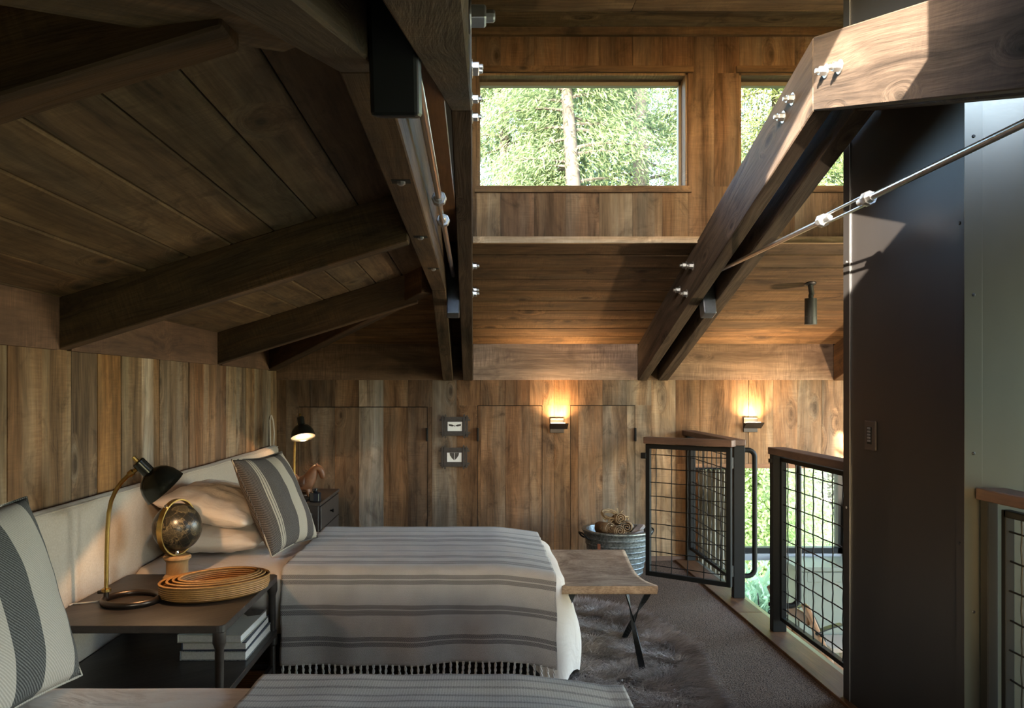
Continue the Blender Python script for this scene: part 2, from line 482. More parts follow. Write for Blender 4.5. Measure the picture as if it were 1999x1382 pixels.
# wool throw: herringbone with darker double bands, uv in metres
def throw_mat(name, bands=True):
    m, nt, b = newmat(name); N = NT(nt)
    uvn = N.n('ShaderNodeUVMap'); s = N.sep(uvn.outputs[0]); u, v = s[0], s[1]
    zig = N.math('PINGPONG', u, 0.0085)
    line = N.math('SINE', N.math('MULTIPLY', N.math('ADD', v, zig), 2 * PI / 0.0062))
    line = N.math('MULTIPLY_ADD', line, 0.5, 0.5)
    nz = N.noise(N.vmath('MULTIPLY', uvn.outputs[0], (260, 260, 1)), 1.0, 3.0, 0.7)
    fuzz = N.noise(N.vmath('MULTIPLY', uvn.outputs[0], (9, 9, 1)), 1.0, 3.0)
    if bands:
        fv = N.math('FRACT', N.math('DIVIDE', v, 0.127))
        a = N.math('MULTIPLY', N.math('GREATER_THAN', fv, 0.06), N.math('LESS_THAN', fv, 0.38))
        mid = N.math('LESS_THAN', N.math('ABSOLUTE', N.math('SUBTRACT', fv, 0.22)), 0.018)
        a = N.math('MULTIPLY', a, N.math('SUBTRACT', 1.0, mid))
        base = N.mix(N.math('MULTIPLY', line, 0.55), (0.50, 0.44, 0.385), (0.29, 0.25, 0.222))
        drk = N.mix(line, (0.42, 0.37, 0.33), (0.030, 0.028, 0.028))
        col = N.mix(a, base, drk)
    else:
        fv = N.math('MULTIPLY_ADD', N.math('SINE', N.math('MULTIPLY', v, 2 * PI / 0.045)), 0.5, 0.5)
        rib = N.math('MULTIPLY_ADD', N.math('SINE', N.math('MULTIPLY', u, 2 * PI / 0.007)), 0.5, 0.5)
        base = N.mix(N.math('MULTIPLY', rib, 0.5), (0.46, 0.415, 0.375), (0.25, 0.225, 0.205))
        col = N.mix(N.math('MULTIPLY', N.ramp(fv, [(0.72, 0.0), (0.95, 1.0)]), N.ramp(nz, [(0.4, 0.1), (0.6, 0.9)])), base, (0.075, 0.07, 0.068))
    col = N.mix(1.0, col, N.ramp(nz, [(0.25, 0.72), (0.75, 1.25)]), 'MULTIPLY')
    col = N.mix(1.0, col, N.ramp(fuzz, [(0.3, 0.9), (0.7, 1.08)]), 'MULTIPLY')
    N.set(b.inputs['Base Color'], col)
    N.set(b.inputs['Normal'], N.bump(N.math('ADD', nz, N.math('MULTIPLY', line, 0.5)), 0.35, 0.003))
    b.inputs['Roughness'].default_value = 0.95; b.inputs['Specular IOR Level'].default_value = 0.1
    b.inputs['Sheen Weight'].default_value = 0.2
    return m
MT['throw'] = throw_mat('herringbone_wool')
MT['throw2'] = throw_mat('ribbed_grey_wool', False)

def stripe_mat(name, stops, dark, light, twill=700.0):
    """stops: list of (local x, is_dark) across the cushion, constant bands"""
    m, nt, b = newmat(name); N = NT(nt)
    oc = N.objcoord(seed=False); s = N.sep(oc)
    fac = N.math('ADD', s[0], 0.5)
    r = N.n('ShaderNodeValToRGB'); r.color_ramp.interpolation = 'CONSTANT'
    N.set(r.inputs[0], fac)
    e = r.color_ramp.elements
    while len(e) < len(stops): e.new(0.5)
    for el, (p, d) in zip(e, stops):
        el.position = p + 0.5; el.color = (d, d, d, 1)
    tw = N.math('SINE', N.math('MULTIPLY', N.math('ADD', s[0], s[1]), twill))
    nz = N.noise(oc, 330, 3.0, 0.7)
    tw = N.math('MULTIPLY_ADD', tw, 0.3, nz)
    dk = N.mix(N.ramp(tw, [(0.3, 0.0), (0.85, 1.0)]), dark, tuple(x * 3.6 for x in dark))
    lt = N.mix(N.ramp(tw, [(0.3, 0.0), (0.85, 1.0)]), tuple(x * 0.8 for x in light), tuple(min(1, x * 1.12) for x in light))
    N.set(b.inputs['Base Color'], N.mix(r.outputs[0], lt, dk))
    N.set(b.inputs['Normal'], N.bump(tw, 0.35, 0.002))
    b.inputs['Roughness'].default_value = 0.93; b.inputs['Specular IOR Level'].default_value = 0.1
    return m
D = 1.0; L = 0.0
MT['cush_far'] = stripe_mat('striped_cushion_cloth', [(-0.5, D), (-0.165, L), (-0.157, D), (-0.153, L), (-0.142, D), (-0.138, L), (-0.13, D), (0.0, L), (0.088, D), (0.165, L)], (0.042, 0.035, 0.031), (0.37, 0.31, 0.24))
MT['cush_near'] = stripe_mat('striped_cushion_cloth_wide', [(-0.5, D), (-0.19, L), (-0.06, D), (0.05, L), (0.188, D)], (0.044, 0.043, 0.041), (0.40, 0.355, 0.305))

# cowhide
m, nt, b = newmat('tan_cowhide'); N = NT(nt)
oc = N.objcoord(seed=False)
n1 = N.noise(N.vmath('MULTIPLY', oc, (4, 7, 4)), 1.4, 5.0, 0.65, 0.8)
n2 = N.noise(N.vmath('MULTIPLY', oc, (90, 340, 200)), 1.0, 2.0)
col = N.mix(N.ramp(n1, [(0.35, 0.0), (0.65, 1.0)]), (0.21, 0.128, 0.078), (0.46, 0.32, 0.21))
col = N.mix(1.0, col, N.ramp(n2, [(0.3, 0.75), (0.7, 1.2)]), 'MULTIPLY')
N.set(b.inputs['Base Color'], col); b.inputs['Roughness'].default_value = 0.75
N.set(b.inputs['Normal'], N.bump(n2, 0.4, 0.002)); b.inputs['Specular IOR Level'].default_value = 0.25
MT['hide'] = m

# sheepskin fur
m, nt, b = newmat('grey_brown_fur'); N = NT(nt)
geo = N.n('ShaderNodeNewGeometry')
n1 = N.noise(N.objcoord(seed=False), 3.0, 4.0, 0.6, 0.5)
col = N.mix(N.ramp(n1, [(0.32, 0.0), (0.68, 1.0)]), (0.22, 0.185, 0.158), (0.45, 0.38, 0.33))
col = N.mix(1.0, col, N.ramp(geo.outputs['Random Per Island'], [(0.0, 0.6), (1.0, 1.3)]), 'MULTIPLY')
N.set(b.inputs['Base Color'], col); b.inputs['Roughness'].default_value = 0.95; b.inputs['Specular IOR Level'].default_value = 0.05
MT['fur'] = m

# wicker coil
m, nt, b = newmat('coiled_wicker'); N = NT(nt)
oc = N.objcoord(seed=False); s = N.sep(oc)
ring = N.math('MULTIPLY_ADD', N.math('SINE', N.math('MULTIPLY', s[2], 2 * PI / 0.0075)), 0.5, 0.5)
n1 = N.noise(N.vmath('MULTIPLY', oc, (120, 120, 300)), 1.0, 3.0)
n2 = N.noise(oc, 14, 3.0)
col = N.mix(N.math('MULTIPLY', ring, n1), (0.19, 0.078, 0.016), (0.60, 0.30, 0.075))
col = N.mix(1.0, col, N.ramp(n2, [(0.3, 0.8), (0.7, 1.15)]), 'MULTIPLY')
N.set(b.inputs['Base Color'], col); b.inputs['Roughness'].default_value = 0.55
N.set(b.inputs['Normal'], N.bump(N.math('ADD', ring, N.math('MULTIPLY', n1, 0.6)), 0.6, 0.003))
MT['wicker'] = m

# globe
m, nt, b = newmat('antique_black_globe'); N = NT(nt)
oc = N.objcoord(seed=False)
nrm = N.vmath('NORMALIZE', oc); s = N.sep(nrm)
lon = N.math('ARCTAN2', s[1], s[0]); lat = N.math('ARCSINE', s[2])
def gridline(N, val, step, w):
    f = N.math('PINGPONG', val, step / 2)
    return N.math('LESS_THAN', f, w)
gl_ = N.math('MAXIMUM', gridline(N, N.math('ADD', lon, 10.0), PI / 9, 0.006), gridline(N, N.math('ADD', lat, 10.0), PI / 9, 0.006))
land = N.noise(nrm, 1.7, 6.0, 0.6, 0.3)
coast = N.math('LESS_THAN', N.math('ABSOLUTE', N.math('SUBTRACT', land, 0.53)), 0.012)
fine = N.math('MULTIPLY', N.math('GREATER_THAN', land, 0.53), N.math('GREATER_THAN', N.noise(nrm, 42, 2.0), 0.60))
col = N.mix(N.ramp(land, [(0.5, 0.0), (0.56, 1.0)]), (0.012, 0.011, 0.009), (0.028, 0.024, 0.016))
col = N.mix(N.math('MULTIPLY', gl_, 0.28), col, (0.22, 0.17, 0.09))
col = N.mix(N.math('MULTIPLY', N.math('MAXIMUM', coast, fine), 0.32), col, (0.24, 0.185, 0.10))
N.set(b.inputs['Base Color'], col); b.inputs['Roughness'].default_value = 0.3; b.inputs['Specular IOR Level'].default_value = 0.3
MT['globe'] = m

MT['leather'] = simple('tan_leather', (0.17, 0.065, 0.026), 0.5, noise_amt=0.35, nscale=18, bump=0.15)
MT['leather2'] = simple('dark_tan_leather', (0.09, 0.035, 0.016), 0.5, noise_amt=0.3, nscale=18)
MT['ink'] = simple('black_glass_ink', (0.012, 0.013, 0.018), 0.12, spec=0.7)
MT['page'] = simple('book_pages', (0.60, 0.56, 0.50), 0.8, noise_amt=0.12, nscale=160)
MT['cover_cream'] = simple('cream_cover', (0.50, 0.46, 0.36), 0.5)
MT['cover_navy'] = simple('navy_cover', (0.012, 0.018, 0.04), 0.4)
MT['cover_spot'] = simple('speckled_cover', (0.22, 0.22, 0.22), 0.5, noise_amt=0.95, nscale=220)
MT['cover_black'] = simple('black_print', (0.01, 0.01, 0.011), 0.45)
MT['bark'] = simple('tree_bark', (0.022, 0.018, 0.0145), 0.9, noise_amt=0.5, nscale=6, bump=0.5)
MT['birch'] = simple('pale_bark', (0.06, 0.052, 0.044), 0.9, noise_amt=0.35, nscale=5)
MT['dried'] = simple('dried_bark_roll', (0.17, 0.105, 0.052), 0.85, noise_amt=0.5, nscale=26, bump=0.4)
MT['dried2'] = simple('straw_strip', (0.30, 0.21, 0.105), 0.8, noise_amt=0.35, nscale=30)
MT['driftwood'] = simple('grey_kindling', (0.20, 0.165, 0.14), 0.85, noise_amt=0.4, nscale=12)

def leafmat(name, c1, c2, trans=0.45):
    m, nt, b = newmat(name); N = NT(nt)
    geo = N.n('ShaderNodeNewGeometry')
    col = N.mix(geo.outputs['Random Per Island'], c1, c2)
    df = N.n('ShaderNodeBsdfDiffuse'); tl = N.n('ShaderNodeBsdfTranslucent')
    N.set(df.inputs[0], col); N.set(tl.inputs[0], N.mix(0.15, col, (0.45, 0.55, 0.3)))
    mx = N.n('ShaderNodeMixShader'); mx.inputs[0].default_value = trans
    nt.links.new(df.outputs[0], mx.inputs[1]); nt.links.new(tl.outputs[0], mx.inputs[2])
    nt.links.new(mx.outputs[0], nt.nodes['Material Output'].inputs[0])
    return m
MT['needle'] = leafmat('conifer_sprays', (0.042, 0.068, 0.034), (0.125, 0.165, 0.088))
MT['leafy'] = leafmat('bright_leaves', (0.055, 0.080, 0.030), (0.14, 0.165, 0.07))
MT['leafy_lightened'] = leafmat('leaves_lightened_as_sunlit', (0.26, 0.36, 0.12), (0.52, 0.58, 0.28))  # leafy colours lightened for shaded plants, sunlight put into the colour
MT['fern'] = leafmat('blue_green_fern_lightened', (0.13, 0.21, 0.11), (0.30, 0.38, 0.22))  # teal colours lightened for a shaded shrub, daylight put into the colour
MT['teal'] = leafmat('blue_green_sprays', (0.028, 0.055, 0.040), (0.08, 0.115, 0.085))

m, nt, b = newmat('lawn'); N = NT(nt)
oc = N.objcoord(seed=False)
N.set(b.inputs['Base Color'], N.mix(N.ramp(N.noise(oc, 0.7, 6.0, 0.65), [(0.35, 0.0), (0.65, 1.0)]), (0.06, 0.072, 0.028), (0.14, 0.15, 0.072)))
b.inputs['Roughness'].default_value = 0.95
MT['lawn'] = m

# ------------------------------------------------------------------ room dimensions
XL, XR = -1.556, 4.3
YB, YF = 6.285, -0.24
YM = 3.03                       # plan middle (ridge line of the trusses)
KINK_B, KINK_F = 4.615, 2 * 3.03 - 4.615
SL = 0.306
def zl(x): return 1.686 + 0.309 * (x - XL)            # underside of left ceiling boards
def zb(y): return 1.705 + SL * (6.27 - y)             # underside of back ceiling boards
def zf(y): return zb(2 * YM - y)

def struct(name, label, cat=None):
    return lambda o: tag(o, label, cat, None, 'structure')

# ---------------- floors
o = MB().box(XL - 0.12, 1.58, YF - 0.1, YB + 0.12, -0.22, 0.0).build('floor', MT['carpet'])
tag(o, 'brown loop carpet of the sleeping loft', 'floor', None, 'structure')
for i, (y0, y1) in enumerate([(YF, 2.2), (2.203, 4.78), (4.783, YB)]):
    MB().box(1.582, 1.735, y0, y1, -0.03, 0.012).build('floor_plank', MT['curb'], o, xaxis=(0, 1, 0), bevel=0.003, color=(.36, .27, .195))
MB().box(1.737, 1.765, YF, YB, -0.2, 0.006).build('edge_angle', simple('grey_green_steel', (0.12, 0.135, 0.115), 0.4, 0.5), o)
o = MB().box(1.735, XR + 0.1, YF - 0.1, YB + 0.1, -1.20, -1.05).build('floor', wood('lower_floor_wood', (0.30, 0.19, 0.11), (0.52, 0.36, 0.22), sawn=0, stain_amt=.1, blot=.2))
tag(o, 'wooden floor of the lower level beyond the railing', 'floor', None, 'structure')
o = MB().box(1.70, 1.735, YF, YB, -1.05, -0.03).build('wall_stair', MT['cream'])
tag(o, 'painted edge wall below the loft floor at the stair opening', 'wall', None, 'structure')

# ---------------- left wall (vertical reclaimed planks)
wl = MB().box(XL - 0.12, XL - 0.022, YF - 0.1, YB + 0.12, -0.2, 1.78).build('wall_left', MT['dark'])
tag(wl, 'left wall of vertical reclaimed brown planks behind the headboard', 'wall', None, 'structure')
ub = [14, 81, 140, 190.5, 236, 276, 300, 311, 342, 369, 396.6, 420, 442, 461.6, 479.6, 496.4, 512.6, 528, 541]
yb_ = [-XL * F / (925 - u) for u in ub]
yb_ = [YF, 0.1, 0.35, 0.55, 0.8, 1.0, 1.22, 1.45, 1.66, 1.86, 2.05, 2.26, 2.45] + yb_[:-1] + [YB]
cl = [(1.0, .8, .55)] * 6 + [(.9, .75, .6)] * 6 + [(1.15, 1.02, .80), (1.0, .72, .48), (1.05, .84, .60), (.98, .86, .72), (1.28, .84, .42), (.95, .76, .54), (2.3, 2.2, 2.05),
      (1.05, .78, .5), (1.0, .88, .74), (.98, .86, .74), (.98, .66, .44), (1.28, 1.0, .78), (.86, .6, .44), (1.1, 1.0, .85), (.86, .76, .64), (1.3, .98, .66), (.98, .80, .60), (.98, .94, .86), (1.1, .9, .62)]
for i in range(len(yb_) - 1):
    y0, y1 = yb_[i] + 0.0012, yb_[i + 1] - 0.0012
    d = random.uniform(-0.0025, 0.0025)
    c = cl[i % len(cl)]
    MB().box(XL - 0.022, XL + d, y0, y1, 0.0, 1.51).build('plank', MT['barn'], wl, xaxis=(0, 0, 1), ref=(1, 0, 0), color=c, bevel=.0015)
# frieze board of the left wall, broken at the jack beams
for (y0, y1) in [(YF, 1.135), (1.222, 2.96), (3.05, 4.785), (4.872, 6.27)]:
    MB().box(XL - 0.02, XL + 0.016, y0, y1, 1.497, 1.72).build('frieze_board', MT['red'], wl, xaxis=(0, 1, 0), color=(.9, .85, .85))

# ---------------- back wall
WX0, WX1 = px(1362, YB), px(1648, YB)       # lower window opening
WZ1 = pz(914, YB)
wb = MB()
wb.box(XL - 0.1, WX0, YB + 0.022, YB + 0.12, -1.2, 1.80)
wb.box(WX0, WX1, YB + 0.022, YB + 0.12, WZ1, 1.80)
wb.box(WX1, XR + 0.1, YB + 0.022, YB + 0.12, -1.2, 1.80)
wb = wb.build('wall_back', MT['dark'])
tag(wb, 'back knee wall of vertical weathered planks with flush doors', 'wall', None, 'structure')
ub = [540, 558.3] + [558.3 + 47.55 * k for k in range(1, 40)]
cl = [(.62, .50, .36), (.66, .56, .44), (.76, .66, .56), (.80, .62, .46), (1.55, 1.62, 1.66), (.98, .74, .52), (.60, .48, .38), (.92, .86, .78), (.90, .66, .44), (.98, .76, .56),
      (1.02, .74, .52), (1.06, .82, .60), (1.06, .74, .46), (1.05, .80, .58), (.88, .80, .70), (1.0, .90, .74), (1.28, 1.10, .84), (.80, .56, .34), (.88, .66, .44), (1.1, .86, .62), (1.35, 1.1, .8), (1.15, .86, .6), (1.1, .92, .7), (1.2, .98, .75)]
doors = [(px(583, YB), px(834, YB), pz(794.5, YB)), (px(932.7, YB), px(1058, YB), pz(792, YB)), (px(1114, YB), px(1239.5, YB), pz(791.5, YB))]
dlab = ['wide flush plank door left of the two small frames', 'narrow flush plank door between the frames and the sconce', 'narrow flush plank door behind the galvanised tub']
DO = []
for i, (x0, x1, zt) in enumerate(doors):
    d = MB().box(x0 + .004, x1 - .004, YB + 0.014, YB + 0.021, 0.02, zt - 0.004).build('door_%d' % (i + 1), MT['dark'])
    tag(d, dlab[i], 'door', None, 'structure'); DO.append(d)
    hx = (x1, x0, x1)[i]; hz0, hz1 = pz(861, YB), pz(835, YB)
    MB().box(hx - .007, hx + .007, YB - 0.03, YB + .012, hz0, hz1).build('edge_pull', MT['blacksteel'], d, bevel=0.002)
G = 0.0030
for i in range(len(ub) - 1):
    a, c_ = px(ub[i], YB) + 0.0008, px(ub[i + 1], YB) - 0.0008
    if a > XR: break
    c_ = min(c_, XR); c = cl[i % len(cl)]
    dy = random.uniform(-0.002, 0.002)
    def pl(x0, x1, z0, z1, par, extra=0.0):
        if x1 - x0 < 0.004 or z1 - z0 < 0.004: return
        MB().box(x0, x1, YB + dy + extra, YB + 0.022, z0, z1).build('plank', MT['barn'], par, xaxis=(0, 0, 1), ref=(0, -1, 0), color=c)
    hit = [k for k, (x0, x1, zt) in enumerate(doors) if x0 < c_ and x1 > a]
    if hit:
        zt = max(doors[k][2] for k in hit)
        pl(a, c_, zt + G, 1.43, wb)
        x = a
        for k in hit:
            x0, x1, z_ = doors[k]
            if x0 > x: pl(x, x0 - G, 0, zt + G - 0.0005, wb); x = x0
            xe = min(x1, c_)
            pl(max(x, x0) + (G * .4 if x <= x0 else 0), xe - (G * .4 if xe == x1 else 0), 0.012, z_ - G, DO[k], 0.001)
            x = xe + (G if xe == x1 else 0)
        if x < c_ - 0.003: pl(x, c_, 0, zt + G - 0.0005, wb)
    elif c_ > WX0 and a < WX1:
        zb0 = WZ1 + 0.035
        if a < WX0: pl(a, WX0 - 0.03, -1.05, zb0, wb)
        pl(a, c_, zb0, 1.43, wb)
        if c_ > WX1: pl(WX1, c_, -1.05, zb0, wb)
    else:
        pl(a, c_, -1.05 if a > 1.74 else 0.0, 1.43, wb)
# frieze boards of the back wall between the rafters
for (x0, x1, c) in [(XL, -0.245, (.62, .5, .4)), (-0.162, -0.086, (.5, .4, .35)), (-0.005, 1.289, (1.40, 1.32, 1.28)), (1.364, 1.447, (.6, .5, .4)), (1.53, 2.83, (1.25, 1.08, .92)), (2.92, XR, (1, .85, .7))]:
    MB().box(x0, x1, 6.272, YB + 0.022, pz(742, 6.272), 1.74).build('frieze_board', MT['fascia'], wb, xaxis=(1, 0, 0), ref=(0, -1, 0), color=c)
o = MB().box(px(1243, YB), 1.66, YB - 0.014, YB, 0.0, 0.035).build('baseboard_back', MT['cap'], xaxis=(1, 0, 0), color=(1.3, 1.3, 1.3))
tag(o, 'low reddish wood baseboard at the back wall by the tub', 'baseboard', None, 'structure')

# lower window in the back wall
w1 = thing('window_1', (2.3, YB, -0.2), 'tall black framed lower window seen through the railing', 'window', None, 'structure')
fx0, fx1 = WX0 + 0.02, WX1
MB().box(WX0 - 0.03, WX1 + 0.03, YB - 0.012, YB + 0.02, WZ1, WZ1 + 0.036).build('head_casing', MT['curb'], w1, color=(.85, .72, .65))
MB().box(WX0 - 0.03, WX0 + 0.03, YB - 0.010, YB + 0.05, -1.05, WZ1).build('side_casing', MT['curb'], w1, xaxis=(0, 0, 1), color=(1.0, .85, .7))
MB().box(WX1 - 0.035, WX1, YB + 0.03, YB + 0.10, -1.05, WZ1).build('frame_stile', MT['blacksteel'], w1)
MB().box(WX0 + 0.03, WX0 + 0.06, YB + 0.03, YB + 0.10, -1.05, WZ1).build('frame_stile', MT['blacksteel'], w1)
MB().box(WX0, WX1, YB + 0.03, YB + 0.10, pz(1081, YB), pz(1071, YB)).build('transom_bar', MT['blacksteel'], w1)
MB().box(WX0, WX1, YB + 0.02, YB + 0.11, pz(1095, YB), pz(1082, YB)).build('transom_ledge', simple('grey_ledge', (0.20, 0.21, 0.21), 0.5), w1)
MB().box(WX0, WX1, YB + 0.062, YB + 0.068, pz(1072, YB), WZ1).build('pane', MT['glass'], w1)
MB().box(WX0, WX1, YB + 0.062, YB + 0.068, -1.05, pz(1095, YB)).build('pane', MT['glass'], w1)

# ---------------- sloped ceilings
def slope_board(par, poly_xy, zfun, mat, axis, color, th=0.014):
    if len(poly_xy) < 3: return
    P = [(x, y, zfun(x, y)) for x, y in poly_xy]
    MB().prism(P, (0, 0, th)).build('board', mat, par, xaxis=axis, ref=(0, 0, -1), color=color, bevel=.0045)
def slab(name, poly_xy, zfun, th=0.06, off=0.018):
    P = [(x, y, zfun(x, y) + off) for x, y in poly_xy]
    return MB().prism(P, (0, 0, th)).build(name, MT['dark'])
# left plane: kept where it is lower than the back and front planes
def clip_left(poly):
    # zl(x) <= zb(y): .309x + .306y <= ...
    poly = clip(poly, 0.309, SL, 1.705 + SL * 6.27 - 1.686 + 0.309 * XL)
    poly = clip(poly, 0.309, -SL, 1.705 + SL * (6.27 - 2 * YM) - 1.686 + 0.309 * XL)
    return poly
def clip_back(poly, lim=True):
    return clip(poly, -0.309, -SL, -(1.705 + SL * 6.27 - 1.686 + 0.309 * XL))
base = [(XL - 0.1, YF - 0.1), (-0.2, YF - 0.1), (-0.2, YB + 0.1), (XL - 0.1, YB + 0.1)]
cleft = slab('ceiling_left', clip_left(base), lambda x, y: zl(x))
tag(cleft, 'left sloping ceiling of wide dark boards', 'ceiling', None, 'structure')
xs = [-0.2, -0.276] + [-0.4325 - 0.1565 * k for k in range(0, 8)] + [XL - 0.02]
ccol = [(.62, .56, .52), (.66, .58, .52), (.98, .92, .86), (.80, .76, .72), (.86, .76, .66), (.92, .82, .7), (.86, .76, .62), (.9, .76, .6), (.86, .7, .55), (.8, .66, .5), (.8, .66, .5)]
for i in range(len(xs) - 1):
    a, c_ = xs[i + 1] + 0.0025, xs[i] - 0.0025
    poly = clip_left([(a, YF), (c_, YF), (c_, YB), (a, YB)])
    d = random.uniform(-.001, .0015)
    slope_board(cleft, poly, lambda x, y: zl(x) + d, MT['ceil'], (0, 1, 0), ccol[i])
# back plane
def back_parts(x0, x1, y0, y1):
    # left of the header the boards stop at the hip line, right of it they run free
    out = []
    if x0 < -0.246: out.append(clip_back([(x0, y0), (min(x1, -0.246), y0), (min(x1, -0.246), y1), (x0, y1)]))
    if x1 > -0.246: out.append([(max(x0, -0.246), y0), (x1, y0), (x1, y1), (max(x0, -0.246), y1)])
    return [p for p in out if len(p) > 2]
cb_ = MB()
for p in back_parts(XL - .1, XR + .1, 4.64, YB + .1): cb_.prism([(x, y, zb(y) + .018) for x, y in p], (0, 0, .06))
cback = cb_.build('ceiling_back', MT['dark'])
tag(cback, 'back sloping ceiling of horizontal knotty boards', 'ceiling', None, 'structure')
nb = 10
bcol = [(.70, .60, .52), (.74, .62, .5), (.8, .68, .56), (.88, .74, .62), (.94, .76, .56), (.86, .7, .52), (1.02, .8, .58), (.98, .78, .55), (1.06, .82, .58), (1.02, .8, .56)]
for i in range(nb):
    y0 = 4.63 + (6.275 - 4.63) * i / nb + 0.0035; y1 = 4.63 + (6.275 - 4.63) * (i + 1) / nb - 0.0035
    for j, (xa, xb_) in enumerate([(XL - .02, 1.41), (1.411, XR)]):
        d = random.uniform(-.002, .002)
        cc = bcol[i]; k = 1.0 if j == 0 else 1.08  # right bay boards tinted lighter, its stronger light put into the colour
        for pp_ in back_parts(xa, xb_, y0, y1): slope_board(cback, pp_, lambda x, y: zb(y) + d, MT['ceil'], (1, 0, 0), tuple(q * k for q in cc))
# front plane (over the camera, out of the frame)
cf_ = MB()
for p in back_parts(XL - .1, XR + .1, 4.64, YB + .1): cf_.prism([(x, 2 * YM - y, zb(y)) for x, y in p], (0, 0, .06))
cfront = cf_.build('ceiling_front', MT['ceil'])
tag(cfront, 'front sloping ceiling above the viewer', 'ceiling', None, 'structure')

# ---------------- raised clerestory (monitor)
MX0 = -0.18; YC = 4.62; YCF = 2 * YM - YC
CZ0, CZ1 = 2.20, 3.44
CW = [(px(932, YC), px(1342, YC)), (px(1447, YC) - 0.012, px(1447, YC) - 0.012 + 1.22)]
HZ0, HZ1 = pz(364, YC), pz(143, YC)
wc = MB()
def wall_y(mb, y0, y1, x0, x1, z0, z1, holes):
    xs_ = [x0]
    for (a, c) in holes: xs_ += [a, c]
    xs_ += [x1]
    for i in range(0, len(xs_), 2): mb.box(xs_[i], xs_[i + 1], y0, y1, z0, z1)
    for (a, c) in holes:
        mb.box(a, c, y0, y1, z0, HZ0); mb.box(a, c, y0, y1, HZ1, z1)
wall_y(wc, YC + 0.02, YC + 0.16, MX0 - 0.1, XR + .1, CZ0 + 0.004, CZ1 + .1, CW)
wc = wc.build('wall_clerestory_back', MT['dark'])
tag(wc, 'upper clerestory wall of vertical planks around the high windows', 'wall', None, 'structure')
ub = [902, 930, 977, 1042.5, 1105, 1170, 1235, 1293, 1343, 1394, 1444, 1487, 1552, 1616, 1680, 1744, 1808, 1872, 1936, 2000, 2064, 2128, 2192, 2256, 2320, 2380]
ccl = [tuple(a * b for a, b in zip(c, (.93, 1.0, 1.12))) for c in [(.8, .6, .4), (1.0, .72, .45), (1.02, .74, .46), (.95, .66, .4), (1.05, .74, .46), (.98, .7, .44), (.95, .68, .42), (.95, .66, .42), (.92, .66, .42), (.86, .6, .38), (1.1, .84, .56), (1.2, .94, .64), (1, .75, .5)]]
bcl = [(1, .8, .6), (1.25, 1.1, .9), (.80, .60, .46), (.82, .66, .52), (.86, .7, .56), (1.15, 1.06, .88), (1.0, .9, .74), (.96, .74, .5), (.9, .66, .42), (.9, .7, .5), (.9, .7, .5), (.95, .75, .55), (1.1, 1.0, .85)]
for i in range(len(ub) - 1):
    a, c_ = px(ub[i], YC) + .0008, px(ub[i + 1], YC) - .0008
    dy = random.uniform(-.002, .002)
    def pl(x0, x1, z0, z1, c):
        if x1 - x0 > .004: MB().box(x0, x1, YC + dy, YC + .02, z0, z1).build('plank', MT['barn'], wc, xaxis=(0, 0, 1), ref=(0, -1, 0), color=c)
    cut = [h for h in CW if h[0] < c_ and h[1] > a]
    if cut:
        x0, x1 = cut[0]
        pl(a, c_, HZ1, CZ1, ccl[i % 13]); pl(a, c_, CZ0, HZ0, bcl[i % 13])
        if a < x0: pl(a, x0, HZ0, HZ1, ccl[i % 13])
        if c_ > x1: pl(x1, c_, HZ0, HZ1, ccl[i % 13])
    else: pl(a, c_, CZ0, CZ1, ccl[i % 13])
MB().box(MX0, XR, YC - 0.03, YC, CZ1 - 0.045, CZ1).build('top_moulding', MT['ceil'], wc, color=(.98, .8, .6))
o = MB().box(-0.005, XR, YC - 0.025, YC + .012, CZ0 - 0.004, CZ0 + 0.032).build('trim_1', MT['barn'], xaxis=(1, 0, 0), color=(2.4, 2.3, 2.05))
tag(o, 'pale horizontal ledge board above the back sloping ceiling', 'trim', None, 'structure')
wlab = ['high clerestory window with full view of the trees', 'high clerestory window partly hidden behind the right roof truss']
for i, (x0, x1) in enumerate(CW):
    w = thing('window_%d' % (i + 2), ((x0 + x1) / 2, YC, HZ0), wlab[i], 'window', None, 'structure')
    MB().box(x0 - .02, x1 + .03, YC - 0.022, YC, HZ1 + .0, HZ1 + 0.036).build('head_casing', MT['ceil'], w, color=(.95, .76, .52))
    MB().box(x0 - .015, x1 + .02, YC - 0.02, YC + 0.13, HZ0 - 0.036, HZ0).build('sill', MT['ceil'], w, color=(1.05, .82, .58))
    for xx in (x0, x1):
        s = 1 if xx == x0 else -1
        MB().box(xx, xx + s * 0.012, YC, YC + .15, HZ0, HZ1).build('jamb', MT['fascia'], w, xaxis=(0, 0, 1), color=(.8, .65, .45))
    MB().box(x0, x1, YC, YC + .15, HZ1 - .012, HZ1).build('head_jamb', MT['fascia'], w, color=(.8, .65, .45))
    fr = MB(); t = 0.02
    fr.box(x0 + .012, x0 + .012 + .006, YC + .10, YC + .14, HZ0, HZ1 - .012); fr.box(x1 - .026, x1 - .012, YC + .10, YC + .14, HZ0, HZ1 - .012)
    fr.box(x0 + .012, x1 - .012, YC + .10, YC + .14, HZ1 - .034, HZ1 - .012); fr.box(x0 + .012, x1 - .012, YC + .10, YC + .14, HZ0, HZ0 + .012)
    fr.build('sash', simple('sash_wood', (0.16, 0.13, 0.085), 0.6), w)
    MB().box(x0 + .014, x1 - .014, YC + .117, YC + .123, HZ0 + .005, HZ1 - .02).build('pane', MT['glass'], w)
